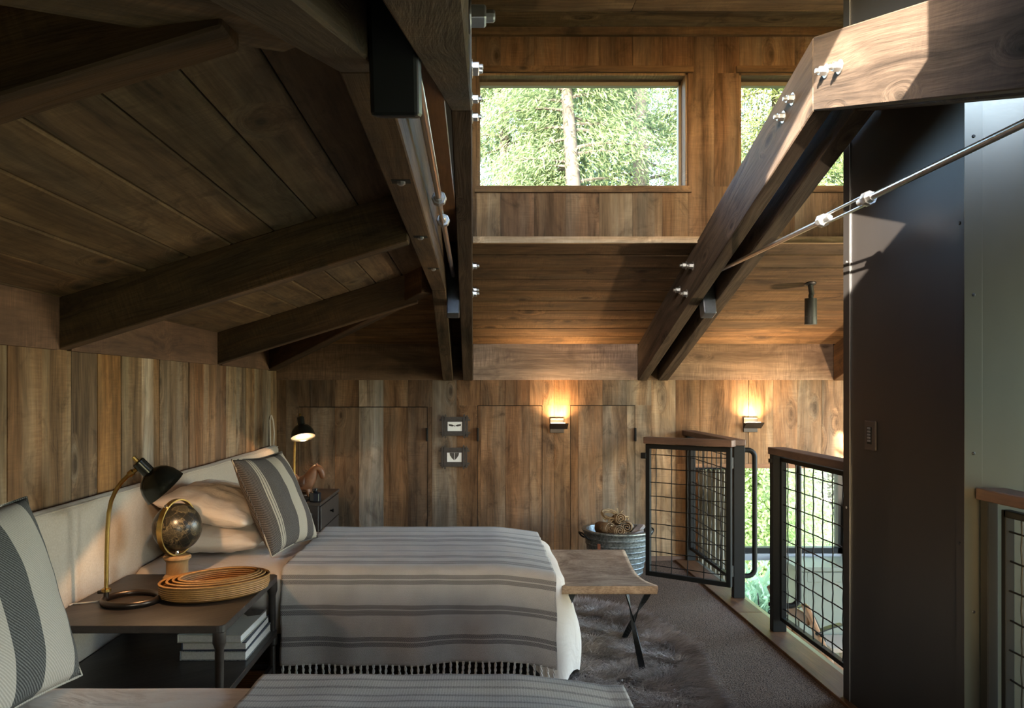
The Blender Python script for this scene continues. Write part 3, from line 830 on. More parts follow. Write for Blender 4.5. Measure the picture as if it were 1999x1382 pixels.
# left clerestory wall above the header, its ledge
o = MB().box(MX0 - 0.1, MX0 - 0.02, YCF - .1, YC + .16, CZ0 - .02, CZ1 + .1).build('wall_clerestory_left', MT['dark'])
tag(o, 'left clerestory wall above the paired header beam', 'wall', None, 'structure')
y = YCF
k = 0
while y < YC - .01:
    y1 = min(y + .19, YC)
    MB().box(MX0 - .02, MX0 + random.uniform(-.002, .002), y + .001, y1 - .001, CZ0 + .03, CZ1).build('plank', MT['barn'], o, xaxis=(0, 0, 1), ref=(1, 0, 0), color=ccl[k % 13]); y = y1; k += 1
t2 = MB().box(MX0 - .02, -0.088, YCF, YC - .03, CZ0, CZ0 + .032).build('trim_2', MT['curb'], xaxis=(0, 1, 0), color=(.55, .44, .34))
tag(t2, 'narrow brown ledge board above the left header beam', 'trim', None, 'structure')
# front clerestory wall with the window the sun comes through
FW = [(0.02, 0.82), (1.75, 2.95)]
HB = (HZ0, HZ1); HZ0, HZ1 = 2.66, 3.29
wcf = MB(); wall_y(wcf, YCF - .16, YCF, MX0 - .1, XR + .1, CZ0 - .03, CZ1 + .1, FW)
wcf = wcf.build('wall_clerestory_front', MT['barn']); HZ0, HZ1 = HB
tag(wcf, 'front clerestory wall above the viewer with sunlit windows', 'wall', None, 'structure')
# clerestory ceiling
cc_ = MB().box(MX0 - .1, XR + .1, YCF - .16, YC + .16, CZ1 + .016, CZ1 + .1).build('ceiling_clerestory', MT['dark'])
tag(cc_, 'flat board ceiling of the raised clerestory', 'ceiling', None, 'structure')
for k in range(16):
    y1 = YC - 0.005 - .2 * k - .0025; y0 = max(y1 - .195, YCF)
    for j, (xa, xb_) in enumerate([(MX0, .87 if k % 2 else 2.3), (.871 if k % 2 else 2.301, XR)]):
        c = random.uniform(.85, 1.05)
        MB().box(xa, xb_, y0, y1, CZ1 + random.uniform(0, .002), CZ1 + .016).build('board', MT['ceil'], cc_, xaxis=(1, 0, 0), ref=(0, 0, -1), color=(c * 1.1, c * 1.02, c * .82), bevel=.003)
# right wall with big windows (out of the frame, lets the daylight in), front wall
wr = MB()
for (y0, y1, z0, z1) in [(2.65, YB + .1, -1.2, -1.0), (YF - .1, YB + .1, 2.05, 3.6), (YF - .1, 0.85, -.3, 2.05), (2.35, 2.65, -.3, 2.05), (6.1, YB + .1, -1.2, 2.05), (YF - .1, 2.65, -1.2, -.3)]:
    wr.box(XR, XR + .12, y0, y1, z0, z1)
wr = wr.build('wall_right', MT['cream'])
tag(wr, 'right wall with tall windows beyond the chimney column', 'wall', None, 'structure')
o = MB()
for (x0, x1, z0, z1) in [(XL - .1, .2, -1.7, 1.85), (.2, 1.2, -1.7, .62), (.2, 1.2, 1.22, 1.85), (1.2, XR + .1, -1.7, 1.85)]: o.box(x0, x1, YF - .12, YF, z0, z1)  # window opening added to let fill light in from behind the viewer
o = o.build('wall_front', simple('sage_wall_paint', (.22, .225, .17), .8))
tag(o, 'front wall behind the viewer with a fill light opening added towards the porch', 'wall', None, 'structure')
o = MB().box(XL - .6, 1.72, -4.6, YF - .125, 1.50, 1.60).build('ceiling_sunblock', MT['ceil'], color=(1.3, 1.2, 1.1))  # unseen roof slab added to block direct sun through the front opening
tag(o, 'porch roof added unseen behind the viewer to block direct sun', 'lightblock', None, 'structure')
o = MB().box(XL - .6, 1.72, -4.6, YF - .125, -.12, -.02).build('floor_bounce_block', MT['table'])  # unseen deck added to block light bounced off the lawn
tag(o, 'dark porch deck added unseen behind the viewer to block light off the lawn', 'lightblock', None, 'structure')

# ------------------------------------------------------------------ roof trusses
ZW = 1.4185                                     # rafter underside at the wall plane
def zr(y): return ZW + SL * (6.27 - y)          # underside of rafters, back half
APEX = zr(YM); DEP = 0.28
def mir(y): return 2 * YM - y

def poly_beam(name, yz, x0, x1, mat, parent, along, color=(1, 1, 1), bevel=0.004):
    P = [(x0, y, z) for y, z in yz]
    return MB().prism(P, (x1 - x0, 0, 0)).build(name, mat, parent, xaxis=(0, along[0], along[1]), ref=(1, 0, 0), bevel=bevel, color=color)

def bolt(parent, p, sx, r=0.023):
    mb = MB(); p = Vector(p)
    mb.lathe([(r * 1.12, 0.0), (r * 1.12, 0.004)], p, (sx, 0, 0), 20)
    mb.lathe([(r * 0.80, 0.004), (r * 0.80, 0.024), (r * 0.70, 0.027)], p, (sx, 0, 0), 6)
    mb.lathe([(r * 0.42, 0.024), (r * 0.42, 0.038), (r * 0.34, 0.041)], p, (sx, 0, 0), 12)
    return mb.build('bolt', MT['bolt'], parent, bevel=0.001)

BOLTS = [(2.916, 2.516), (2.805, 2.486), (3.22, 2.524), (3.316, 2.484), (4.834, 2.102), (4.687, 2.076), (4.99, 1.972), (4.822, 1.930)]
BOLTS += [(mir(y), z) for y, z in BOLTS[4:]]

def spacer(parent, x, back=True):
    n = Vector((0, 0.292, 0.956)); c = Vector((x, 4.77, 1.79))
    if not back: n.y = -n.y; c.y = mir(c.y)
    return MB().obox(c, c + n * 0.33, 0.09, 0.076, (1, 0, 0)).build('spacer_tube', MT['steel'] if back else MT['rawdark'], parent, xaxis=(0, 0, 1), bevel=0.007, seg=2)

def tie_rod(parent, x):
    z = 2.03
    r = MB(); r.tube([(x, mir(4.76), z), (x, 2.86, z)], 0.0115, 14); r.tube([(x, 3.19, z), (x, 4.76, z)], 0.0115, 14)
    r = r.build('tie_rod', MT['rod'], parent, smooth=True)
    b = MB()
    for s in (-1, 1): b.tube([(x, 2.84, z + s * 0.017), (x, 3.21, z + s * 0.017)], 0.0055, 8)
    b.build('turnbuckle_bar', MT['rod'], r, smooth=True)
    for y, s in ((2.84, -1), (3.21, 1)):
        n = MB(); n.lathe([(0.024, -0.016), (0.027, -0.010), (0.027, 0.012), (0.024, 0.016)], (x, y, z), (0, 1, 0), 8)
        n.lathe([(0.018, 0.016), (0.016, 0.038)], (x, y, z), (0, s, 0), 8)
        n.lathe([(0.015, 0.0), (0.014, 0.062), (0.010, 0.068)], (x, y, z), (0, -s, 0), 10)
        n.build('turnbuckle_nut', MT['bolt'], r, smooth=True)
    return r

# right truss: two full rafter pairs
T = thing('roof_truss', (1.41, YM, 1.42), 'sunlit open roof truss of paired dark timbers beside the steel column', 'truss', 'bolted timber roof trusses')
for x0, x1 in ((1.290, 1.364), (1.448, 1.529)):
    poly_beam('rafter', [(6.27, ZW), (YM, APEX), (YM, APEX + DEP), (6.27, ZW + DEP)], x0, x1, MT['truss'], T, (-1, SL))
    poly_beam('rafter', [(mir(6.27), ZW), (YM - .001, APEX), (YM - .001, APEX + DEP), (mir(6.27), ZW + DEP)], x0, x1, MT['truss'], T, (1, SL))
for y, z in BOLTS: bolt(T, (1.290, y, z), -1)
spacer(T, 1.406); spacer(T, 1.406, False); tie_rod(T, 1.406)
# left truss: one full rafter pair, and the cranked member that turns into the header
T = thing('roof_truss', (-0.12, YM, 1.42), 'shaded roof truss above the beds with a flat header timber on its left', 'truss', 'bolted timber roof trusses')
x0, x1 = -0.086, -0.008
poly_beam('rafter', [(6.27, ZW), (YM, APEX), (YM, APEX + DEP), (6.27, ZW + DEP)], x0, x1, MT['truss'], T, (-1, SL))
poly_beam('rafter', [(mir(6.27), ZW), (YM - .001, APEX), (YM - .001, APEX + DEP), (mir(6.27), ZW + DEP)], x0, x1, MT['beam'], T, (1, SL))
x0, x1 = -0.245, -0.163; HB_ = 1.925
poly_beam('rafter', [(6.27, ZW), (KINK_B, HB_), (KINK_B, HB_ + DEP), (6.27, ZW + DEP)], x0, x1, MT['beam'], T, (-1, SL))
poly_beam('rafter', [(mir(6.27), ZW), (KINK_F, HB_), (KINK_F, HB_ + DEP), (mir(6.27), ZW + DEP)], x0, x1, MT['beam'], T, (1, SL), (.9, .85, .8))
hd = poly_beam('header', [(KINK_F + .001, HB_), (KINK_B - .001, HB_), (KINK_B - .001, 2.197), (KINK_F + .001, 2.197)], x0, x1, MT['beam'], T, (1, 0), (1.15, 1.05, .92))
for (u, v) in ((783, 354), (821, 462), (846, 524)):
    y = (HB_ - 1.35) * F / (760 - v); xc = px(u, y)
    MB().box(xc - .026, xc + .026, y - .02, y + .02, HB_ - .0012, HB_ + .02).build('pocket_shade', MT['dark'], hd)  # raised dark plate standing in for the shade inside a bolt recess
    m_ = MB(); m_.lathe([(.012, 0), (.012, -.008), (.006, -.012)], (xc, y, HB_), (0, 0, 1), 8); m_.build('bolt_head', MT['bolt'], hd)
for y, z in BOLTS: bolt(T, (-0.008, y, z), 1)
spacer(T, -0.124); spacer(T, -0.124, False); tie_rod(T, -0.124)

# third rafter at the far right, mostly behind the column
T = thing('roof_rafter', (2.87, 5.4, 1.42), 'single brown rafter end just left of the steel column', 'rafter')
poly_beam('rafter_timber', [(6.27, ZW), (YM, APEX), (YM, APEX + DEP), (6.27, ZW + DEP)], 2.83, 2.91, MT['ceil'], T, (-1, SL), (.62, .45, .32))

# ------------------------------------------------------------------ jack beams and hips of the left ceiling
def jack(y0, xr, label, color):
    x0 = XL; w = 0.088
    zb0 = lambda x: 1.498 + 0.309 * (x - XL)
    P = [(x0, y0, zb0(x0)), (xr, y0, zb0(xr)), (xr, y0, zl(xr) + .003), (x0, y0, zl(x0) + .003)]
    o = MB().prism(P, (0, w, 0)).build('ceiling_beam', MT['beam'], None, xaxis=(1, 0, .309), ref=(0, -1, 0), bevel=.004, color=color)
    tag(o, label, 'beam', 'sloping beams of the left ceiling')
jack(1.135, -0.36, 'nearest dark sloping beam at the upper left corner', (1.15, .95, .8))
jack(2.96, -0.246, 'middle sloping beam of the left ceiling', (1.0, .9, .78))
jack(4.785, -0.34, 'farther sloping beam of the left ceiling, in front of the hip beam', (1.0, .9, .78))
def hip(a, b_, wd, label, color):
    a = Vector(a); b_ = Vector(b_)
    d = (b_ - a); hx = Vector((d.x, d.y, 0)).normalized(); s = Vector((-hx.y, hx.x, 0)) * wd / 2
    P = []
    for p, q in ((a, -1), (b_, -1), (b_, 1), (a, 1)): P.append(p + s * q)
    o = MB().prism(P, (0, 0, 0.175)).build('hip_beam', MT['beam'], None, xaxis=d, bevel=.004, color=color)
    tag(o, label, 'beam', 'hip beams')
hip((XL + .01, 6.06, 1.490), (-0.275, 4.70, 1.918), .09, 'diagonal dark hip beam running up from the back left corner', (.72, .58, .46))
hip((XL + .05, -.33, 1.50), (-0.262, 1.300, 1.918), .15, 'diagonal hip beam at the top left edge above the viewer', (1.5, 1.4, 1.3))

# ------------------------------------------------------------------ steel chimney column
C0, C1, CY0, CY1 = 1.613, 2.55, 2.613, 3.47
col_ = thing('chimney_column', ((C0 + C1) / 2, (CY0 + CY1) / 2, -1.05), 'tall steel clad chimney column, dark on its left side', 'column')
MB().box(C0, C0 + .004, CY0 + .004, CY1 - .004, -1.05, 3.44).build('side_panel', MT['colsteel'], col_)
MB().box(C0 + .004, C1, CY0 + .003, CY0 + .01, -1.05, 3.44).build('front_panel', MT['brushed'], col_)
MB().box(C0 + .004, C1, CY0 + .01, CY1, -1.05, 3.44).build('core', MT['dark'], col_)
MB().box(C0 - .0035, C0, CY1 - .055, CY1, -1.05, 3.44).build('corner_strip', MT['colsteel'], col_, bevel=.001)
MB().box(C0 - .004, C0, CY0, CY0 + .045, -1.05, 3.44).build('corner_strip', MT['colsteel'], col_, bevel=.001)
MB().box(C0 - .003, C0 - .001, CY1 - .060, CY1 - .0545, -1.05, 3.44).build('edge_highlight', MT['bolt'], col_)  # bright strip drawing the highlight line beside the corner strip
MB().box(C0 - .004, C0 + .055, CY0 - .0005, CY0 + .003, -1.05, 3.44).build('corner_strip', MT['brushed'], col_, bevel=.0008)
for z in (0.1, 0.62, 1.14, 1.66, 2.18, 2.70, 3.2):
    m_ = MB(); m_.lathe([(.0055, 0), (.0055, .002), (.003, .003)], (C0 + .026, CY0, z), (0, -1, 0), 10); m_.build('screw', MT['rawdark'], col_)
for z in (0.84, 1.9, 2.9):
    m_ = MB(); m_.lathe([(.0055, 0), (.0055, .002), (.003, .003)], (C0 - .004, CY0 + .024, z), (-1, 0, 0), 10); m_.build('screw', MT['rawdark'], col_)
    m_ = MB(); m_.lathe([(.0055, 0), (.0055, .002), (.003, .003)], (C0 - .0035, CY1 - .03, z), (-1, 0, 0), 10); m_.build('screw', MT['bolt'], col_)
sw = thing('light_switch', (C0, 3.228, 1.163), 'dark wall keypad switch with five small buttons on the column', 'switch')
MB().box(C0 - .009, C0 - .0, 3.187, 3.272, 1.103, 1.222).build('plate', simple('oil_bronze_plate', (0.028, 0.020, 0.016), 0.5), sw, bevel=.002)
MB().box(C0 - .0105, C0 - .008, 3.212, 3.247, 1.128, 1.197).build('insert', MT['blacksteel'], sw)
for k in range(5):
    z = 1.137 + k * .0125
    MB().box(C0 - .0125, C0 - .0100, 3.217, 3.242, z, z + .0085).build('button', simple('grey_button', (0.10, 0.10, 0.105), 0.4), sw, bevel=.001)

# ------------------------------------------------------------------ railing, gate
def wires(parent, a, b_, z0, z1, nv, nh):
    """crimped mesh between plan points a and b_"""
    a = Vector((*a, 0)); b_ = Vector((*b_, 0)); d = b_ - a; L_ = d.length; n = Vector((-d.y, d.x, 0)).normalized()
    for i in range(nv):
        t = (i + .5) / nv; p = a + d * t
        pts = []
        m = nh * 2
        for k in range(m + 1):
            s = (0.0014 if (k + i) % 2 else -0.0014)
            pts.append(p + n * s + d.normalized() * (0.0009 * (1 if k % 4 < 2 else -1)) + Vector((0, 0, z0 + (z1 - z0) * k / m)))
        MB().tube(pts, 0.0032, 6).build('mesh_wire', MT['blacksteel'], parent, smooth=True)
    for j in range(nh):
        z = z0 + (z1 - z0) * (j + .5) / nh
        m = nv * 2; pts = []
        for k in range(m + 1):
            s = (-0.0014 if (k + j) % 2 else 0.0014)
            pts.append(a + d * (k / m) + n * s + Vector((0, 0, z + 0.0009 * (1 if k % 4 < 2 else -1))))
        MB().tube(pts, 0.0032, 6).build('mesh_wire', MT['blacksteel'], parent, smooth=True)
def pframe(parent, a, b_, z0, z1, w=0.022, t=0.03):
    mb = MB(); A = Vector((*a, 0)); B = Vector((*b_, 0))
    for z in (z0, z1): mb.obox(A + Vector((0, 0, z)), B + Vector((0, 0, z)), t, w)
    for P in (A, B): mb.obox(P + Vector((0, 0, z0 - w / 2)), P + Vector((0, 0, z1 + w / 2)), t, w, (B - A))
    return mb.build('frame', MT['blacksteel'], parent, bevel=.002)
RX = 1.688
def post(parent, y, x0=1.649, x1=1.725, d=0.05, top=0.99):
    MB().box(x0, x1, y, y + d, 0.012, top).build('post', MT['blacksteel'], parent, bevel=.003)
def rcap(parent, y0, y1):
    MB().box(1.642, 1.736, y0, y1, 0.99, 1.028).build('top_cap', MT['cap'], parent, xaxis=(0, 1, 0), bevel=.003)
def grab(parent, y, x0=1.725, out=0.075, z0=.15, z1=.96):
    pts = [(x0, y, z1)]
    R = 0.045; xo = x0 + out
    for k in range(6):
        q = PI / 2 * k / 5; pts.append((xo - R + R * math.sin(q), y, z1 - R + R * math.cos(q)))
    for k in range(6):
        q = PI / 2 * k / 5; pts.append((xo - R + R * math.cos(q), y, z0 + R - R * math.sin(q)))
    pts.append((x0, y, z0))
    MB().tube(pts, 0.016, 12).build('grab_bar', MT['blacksteel'], parent, smooth=True)
# far panel by the back wall
r1 = thing('mesh_railing', (RX, 5.7, 0.012), 'mesh railing panel between the back wall and the gate post', 'railing', 'steel mesh loft railing')
post(r1, 6.22, 1.667, 1.733); post(r1, 5.10, 1.665, 1.737)
rcap(r1, 5.085, 6.275)
pframe(r1, (RX + .01, 5.17), (RX + .01, 6.20), 0.11, 0.965)
wires(r1, (RX + .01, 5.18), (RX + .01, 6.19), 0.12, 0.955, 9, 9)
grab(r1, 5.125, 1.737, .07)
# near panel up to the column
r2 = thing('mesh_railing', (RX, 3.9, 0.012), 'mesh railing panel between the gate opening and the steel column', 'railing', 'steel mesh loft railing')
post(r2, 4.39); rcap(r2, 3.475, 4.45)
pframe(r2, (RX + .01, 3.49), (RX + .01, 4.37), 0.09, 0.965)
wires(r2, (RX + .01, 3.50), (RX + .01, 4.36), 0.10, 0.955, 8, 9)
grab(r2, 4.415)
MB().obox((1.649, 4.41, .955), (1.634, 4.41, .955), .02, .02).build('gate_stop', MT['blacksteel'], r2)
MB().obox((1.649, 4.41, .16), (1.634, 4.41, .16), .02, .02).build('gate_stop', MT['blacksteel'], r2)
# nearest panel in front of the column
r3 = thing('mesh_railing', (RX, 1.4, 0.012), 'mesh railing panel at the right edge in front of the column', 'railing', 'steel mesh loft railing')
post(r3, 2.565, 1.655, 1.69, .04); rcap(r3, 0.2, 2.608)
pframe(r3, (RX + .012, 0.3), (RX + .012, 2.535), 0.09, 0.955)
wires(r3, (RX + .012, 0.31), (RX + .012, 2.525), 0.10, 0.945, 20, 9)
# open gate
ga, gb = (1.627, 5.075), (1.185, 5.405)
g = thing('railing_gate', (1.627, 5.075, 0.1), 'mesh railing gate standing open into the loft', 'gate')
pframe(g, ga, gb, 0.105, 0.965, 0.03, 0.032)
wires(g, ga, gb, 0.115, 0.955, 5, 9)
dv = (Vector(gb) - Vector(ga)).normalized()
e0 = Vector(ga) - dv * .03; e1 = Vector(gb) + dv * .02
MB().obox((e0.x, e0.y, 1.006), (e1.x, e1.y, 1.006), .085, .042).build('top_cap', MT['cap'], g, xaxis=(dv.x, dv.y, 0), bevel=.003)
for z in (.19, .88):
    MB().tube([(1.646, 5.085, z - .035), (1.646, 5.085, z + .035)], .011, 10).build('hinge', MT['rawdark'], g, smooth=True)
MB().obox((gb[0] - .012, gb[1], .90), (gb[0] - .045, gb[1] + .02, .90), .03, .04).build('latch', MT['blacksteel'], g, bevel=.004)

# ------------------------------------------------------------------ lamps and fixtures
def sconce(x, z, label):
    s = thing('wall_sconce', (x, YB, z - .06), label, 'sconce', 'up-light wall sconces')
    w = .055; y0 = YB - .002
    MB().box(x - w, x + w, y0 - .016, y0, z - .058, z + .058).build('backplate', MT['sconce'], s, bevel=.002)
    mb = MB()
    # tilted tray: opens up and away from the wall
    mb.prism([(x - w - .004, y0 - .018, z - .028), (x - w - .004, y0 - .095, z + .018), (x - w - .004, y0 - .088, z + .022), (x - w - .004, y0 - .018, z - .016)], (2 * w + .03, 0, 0))
    mb.prism([(x - w - .004, y0 - .018, z - .028), (x - w - .004, y0 - .095, z + .018), (x - w - .004, y0 - .018, z + .014)], (.003, 0, 0))
    mb.build('shade', MT['sconce'], s)
    MB().prism([(x - w, y0 - .02, z - .008), (x - w, y0 - .082, z + .022), (x - w, y0 - .08, z + .024), (x - w, y0 - .02, z - .003)], (2 * w, 0, 0)).build('diffuser', MT['sconce_glow'], s)
    l = bpy.data.lights.new('sconce_light', 'AREA'); l.shape = 'RECTANGLE'; l.size = .10; l.size_y = .02
    l.spread = math.radians(125); l.energy = SCONCE_W; l.color = (1.0, .66, .34)
    lo = bpy.data.objects.new('sconce_light', l)
    place(lo, Matrix.Translation((x + .004, y0 - .062, z + .030)) @ Vector((0, -.22, -1)).to_track_quat('Z', 'Y').to_matrix().to_4x4(), s)
SCONCE_W = 2.8
sconce(px(1087, YB), pz(830.5, YB), 'lit bronze wall sconce between the two narrow plank doors')
sconce(px(1464, YB), pz(829, YB), 'lit bronze wall sconce right of the open gate')

# ceiling spot
yc = 5.178; xs_ = px(1582, yc); zc = zb(yc)
sp = thing('ceiling_spotlight', (xs_, yc, zc - .25), 'grey cylinder spotlight hanging from the right sloping ceiling', 'spotlight')
nrm = Vector((0, -SL, -1)).normalized()
m_ = MB(); m_.lathe([(.036, 0), (.036, .006), (.024, .013)], (xs_, yc, zc), nrm, 24); m_.build('canopy', MT['rawdark'], sp, smooth=True)
gm = simple('graphite_paint', (0.075, 0.075, 0.070), 0.45, 0.2)
m_ = MB(); m_.tube([(xs_, yc, zc - .01), (xs_ + .012, yc + .004, zc - .075)], .017, 14); m_.build('stem', gm, sp, smooth=True)
m_ = MB(); m_.lathe([(.0, -.018), (.014, -.014), (.017, 0), (.014, .014), (0, .018)], (xs_ + .006, yc + .004, zc - .082), (0, 0, 1), 14); m_.build('knuckle', gm, sp, smooth=True)
m_ = MB(); m_.lathe([(.0375, 0), (.0375, -.118)], (xs_ + .004, yc + .004, zc - .098), (0, 0, 1), 32); m_.build('housing', gm, sp, smooth=True)
m_ = MB(); m_.lathe([(.0382, -.119), (.0382, -.168), (.034, -.170)], (xs_ + .004, yc + .004, zc - .098), (0, 0, 1), 32); m_.build('collar', gm, sp, smooth=True)

def desk_lamp(base, s, ang, label, watts, axv):
    """base: ring centre on the furniture top; s scale; ang plan direction towards which the shade leans"""
    b0 = Vector(base)
    t = thing('desk_lamp', base, label, 'lamp', 'brass stem desk lamps')
    ca, sa = math.cos(ang), math.sin(ang)
    def Pt(r, z): return b0 + Vector((ca * r, sa * r, z)) * s
    ring = [b0 + Vector((math.cos(q) * .098 * s, math.sin(q) * .098 * s, .012 * s)) for q in [2 * PI * k / 40 for k in range(40)]]
    MB().tube(ring, .0115 * s, 12, closed=True).build('ring_base', MT['bronze'], t, smooth=True)
    MB().tube([Pt(-.094, .012), Pt(-.094, .045)], .010 * s, 12).build('socket', MT['bronze'], t, smooth=True)
    m_ = MB(); m_.lathe([(.017 * s, -.006 * s), (.017 * s, .004 * s), (.010 * s, .007 * s)], Pt(-.094, .045), (0, 0, 1), 16); m_.build('collar', MT['brass'], t, smooth=True)
    MB().tube([Pt(-.094, .038), Pt(-.125, .036)], .006 * s, 8).build('thumb_screw', MT['bronze'], t, smooth=True)
    pts = [(-.094, .05), (-.093, .15), (-.090, .26), (-.085, .33), (-.076, .375), (-.060, .412), (-.038, .444), (-.012, .470), (.006, .484), (.030, .500)]
    MB().tube([Pt(r, z) for r, z in pts], .0078 * s, 12).build('stem', MT['brass'], t, smooth=True)
    m_ = MB(); m_.lathe([(.008 * s, -.012 * s), (.012 * s, -.008 * s), (.012 * s, .010 * s), (.006 * s, .016 * s)], Pt(-.002, .478), (Pt(.006, .484) - Pt(-.012, .470)), 12); m_.build('joint', MT['brass'], t, smooth=True)
    ax = Vector(axv).normalized()
    c = Pt(.048, .497)
    sh = MB()
    prof = [(.0, -.036), (.020, -.036), (.024, -.032), (.024, .020), (.030, .023), (.047, .031), (.063, .047), (.074, .067), (.0805, .092), (.083, .107), (.084, .108),
            (.0815, .108), (.079, .092), (.072, .068), (.061, .049), (.045, .034), (.02, .027), (0, .026)]
    sh.lathe([(r * s, h * s) for r, h in prof], c, ax, 40)
    sh = sh.build('shade', MT['lampblack'], t, smooth=True)
    m_ = MB(); m_.lathe([(.008 * s, -.058 * s), (.0085 * s, -.036 * s)], c, ax, 12); m_.build('switch_knob', MT['brass'], sh, smooth=True)
    m_ = MB(); m_.lathe([(r * s, h * s) for r, h in [(.0, .0275), (.044, .0355), (.0595, .0505), (.0705, .0695), (.0775, .092), (.0795, .102)]], c, ax, 40)
    m_.build('shade_lining', simple('white_lining', (.85, .8, .72), .6), sh, smooth=True)
    m_ = MB(); m_.lathe([(r * s, h * s) for r, h in [(.0, .030), (.014, .032), (.018, .042), (.026, .054), (.027, .060), (.022, .068), (.011, .074), (0, .075)]], c, ax, 20)
    m_.build('bulb', MT['white_glow'], t, smooth=True)
    l = bpy.data.lights.new('lamp_light', 'POINT'); l.energy = watts; l.color = (1.0, .62, .32); l.shadow_soft_size = .012
    lo = bpy.data.objects.new('lamp_light', l)
    place(lo, Matrix.Translation(c + ax * .101 * s + Vector((0, 0, 0))), t)
    return t

# ------------------------------------------------------------------ headboard along the left wall
hb = thing('headboard', (-1.50, 3.3, 0.2), 'long beige linen headboard running along the left wall behind both beds', 'headboard')
def cushion_slab(name, x0, x1, y0, y1, z0, z1, mat, parent, r=0.03, wav=0.006):
    ny, nz = 90, 16
    V = []; 
    for i in range(ny + 1):
        y = y0 + (y1 - y0) * i / ny
        for j in range(nz + 1):
            q = j / nz
            # profile front -> over the top -> back
            if q < .55: x = x1; z = z0 + (z1 - r - z0) * q / .55
            elif q < .85:
                a = (q - .55) / .3 * PI; x = (x0 + x1) / 2 + (x1 - x0) / 2 * math.cos(a); z = z1 - r + r * math.sin(a)
            else: x = x0; z = z1 - r - (z1 - r - z0) * (q - .85) / .15
            e = min(1, (y1 - y) / .05, (y - y0) / .05) ; e = max(e, 0)
            bul = wav * mnoise.noise(Vector((y * 3.1, z * 4.0, 1.3))) + .004 * mnoise.noise(Vector((y * 9, z * 7, 7)))
            z2 = z + (.006 * mnoise.noise(Vector((y * 2.3, 0, 5))) if q > .3 else 0)
            xm = (x0 + x1) / 2
            V.append((xm + (x + bul - xm) * (0.35 + .65 * math.sqrt(e)), y, z2 - (1 - e) * (.03 if z > z1 - .1 else 0)))
    f = gridfaces(ny + 1, nz + 1)
    caps = [tuple(range(nz, -1, -1)), tuple(ny * (nz + 1) + k for k in range(nz + 1))]
    m_ = MB(); m_.add(V, [tuple(int(t) for t in q) for q in f] + caps)
    return m_.build(name, mat, parent, smooth=True)
cushion_slab('upholstered_panel', XL + .004, XL + .075, 0.3, 6.09, 0.20, 0.925, MT['linen'], hb)
pp = MB(); pts = [(XL + .070, 0.35 + (6.04 - .35) * k / 60, 0.915 + .006 * mnoise.noise(Vector(((0.35 + 5.69 * k / 60) * 2.3, 0, 5)))) for k in range(61)]
pp.tube(pts, .0035, 6).build('piping', MT['linen'], hb, smooth=True)
MB().box(XL + .0, XL + .06, 0.32, 6.07, 0.0, 0.2).build('plinth', MT['table'], hb)
st = MB()
pts = [(XL + .025, 6.085, .91), (XL + .03, 6.09, 1.02), (XL + .022, 6.085, 1.11), (XL + .012, 6.07, 1.15), (XL + .006, 6.05, 1.12), (XL + .010, 6.045, 1.0), (XL + .012, 6.04, .92)]
for i in range(len(pts) - 1): st.obox(pts[i], pts[i + 1], .005, .03, (0, .3, 1) if False else (0, 1, 0))
st.build('hanging_strap', MT['linen'], hb)

# ------------------------------------------------------------------ beds
def rrect(x0, x1, y0, y1, r, n=14):
    P = []
    for cx, cy, a0 in ((x1 - r, y1 - r, 0), (x0 + r, y1 - r, PI / 2), (x0 + r, y0 + r, PI), (x1 - r, y0 + r, 1.5 * PI)):
        for k in range(n + 1):
            q = a0 + PI / 2 * k / n; P.append((cx + r * math.cos(q), cy + r * math.sin(q)))
    # resample evenly
    P.append(P[0]); out = []
    Ls = [0]
    for i in range(len(P) - 1): Ls.append(Ls[-1] + math.dist(P[i], P[i + 1]))
    N_ = 220; j = 0
    for k in range(N_):
        s = Ls[-1] * k / N_
        while Ls[j + 1] < s: j += 1
        t = (s - Ls[j]) / max(1e-9, Ls[j + 1] - Ls[j])
        out.append((P[j][0] + t * (P[j + 1][0] - P[j][0]), P[j][1] + t * (P[j + 1][1] - P[j][1])))
    return out
BX0, BX1 = XL + .08, 0.43
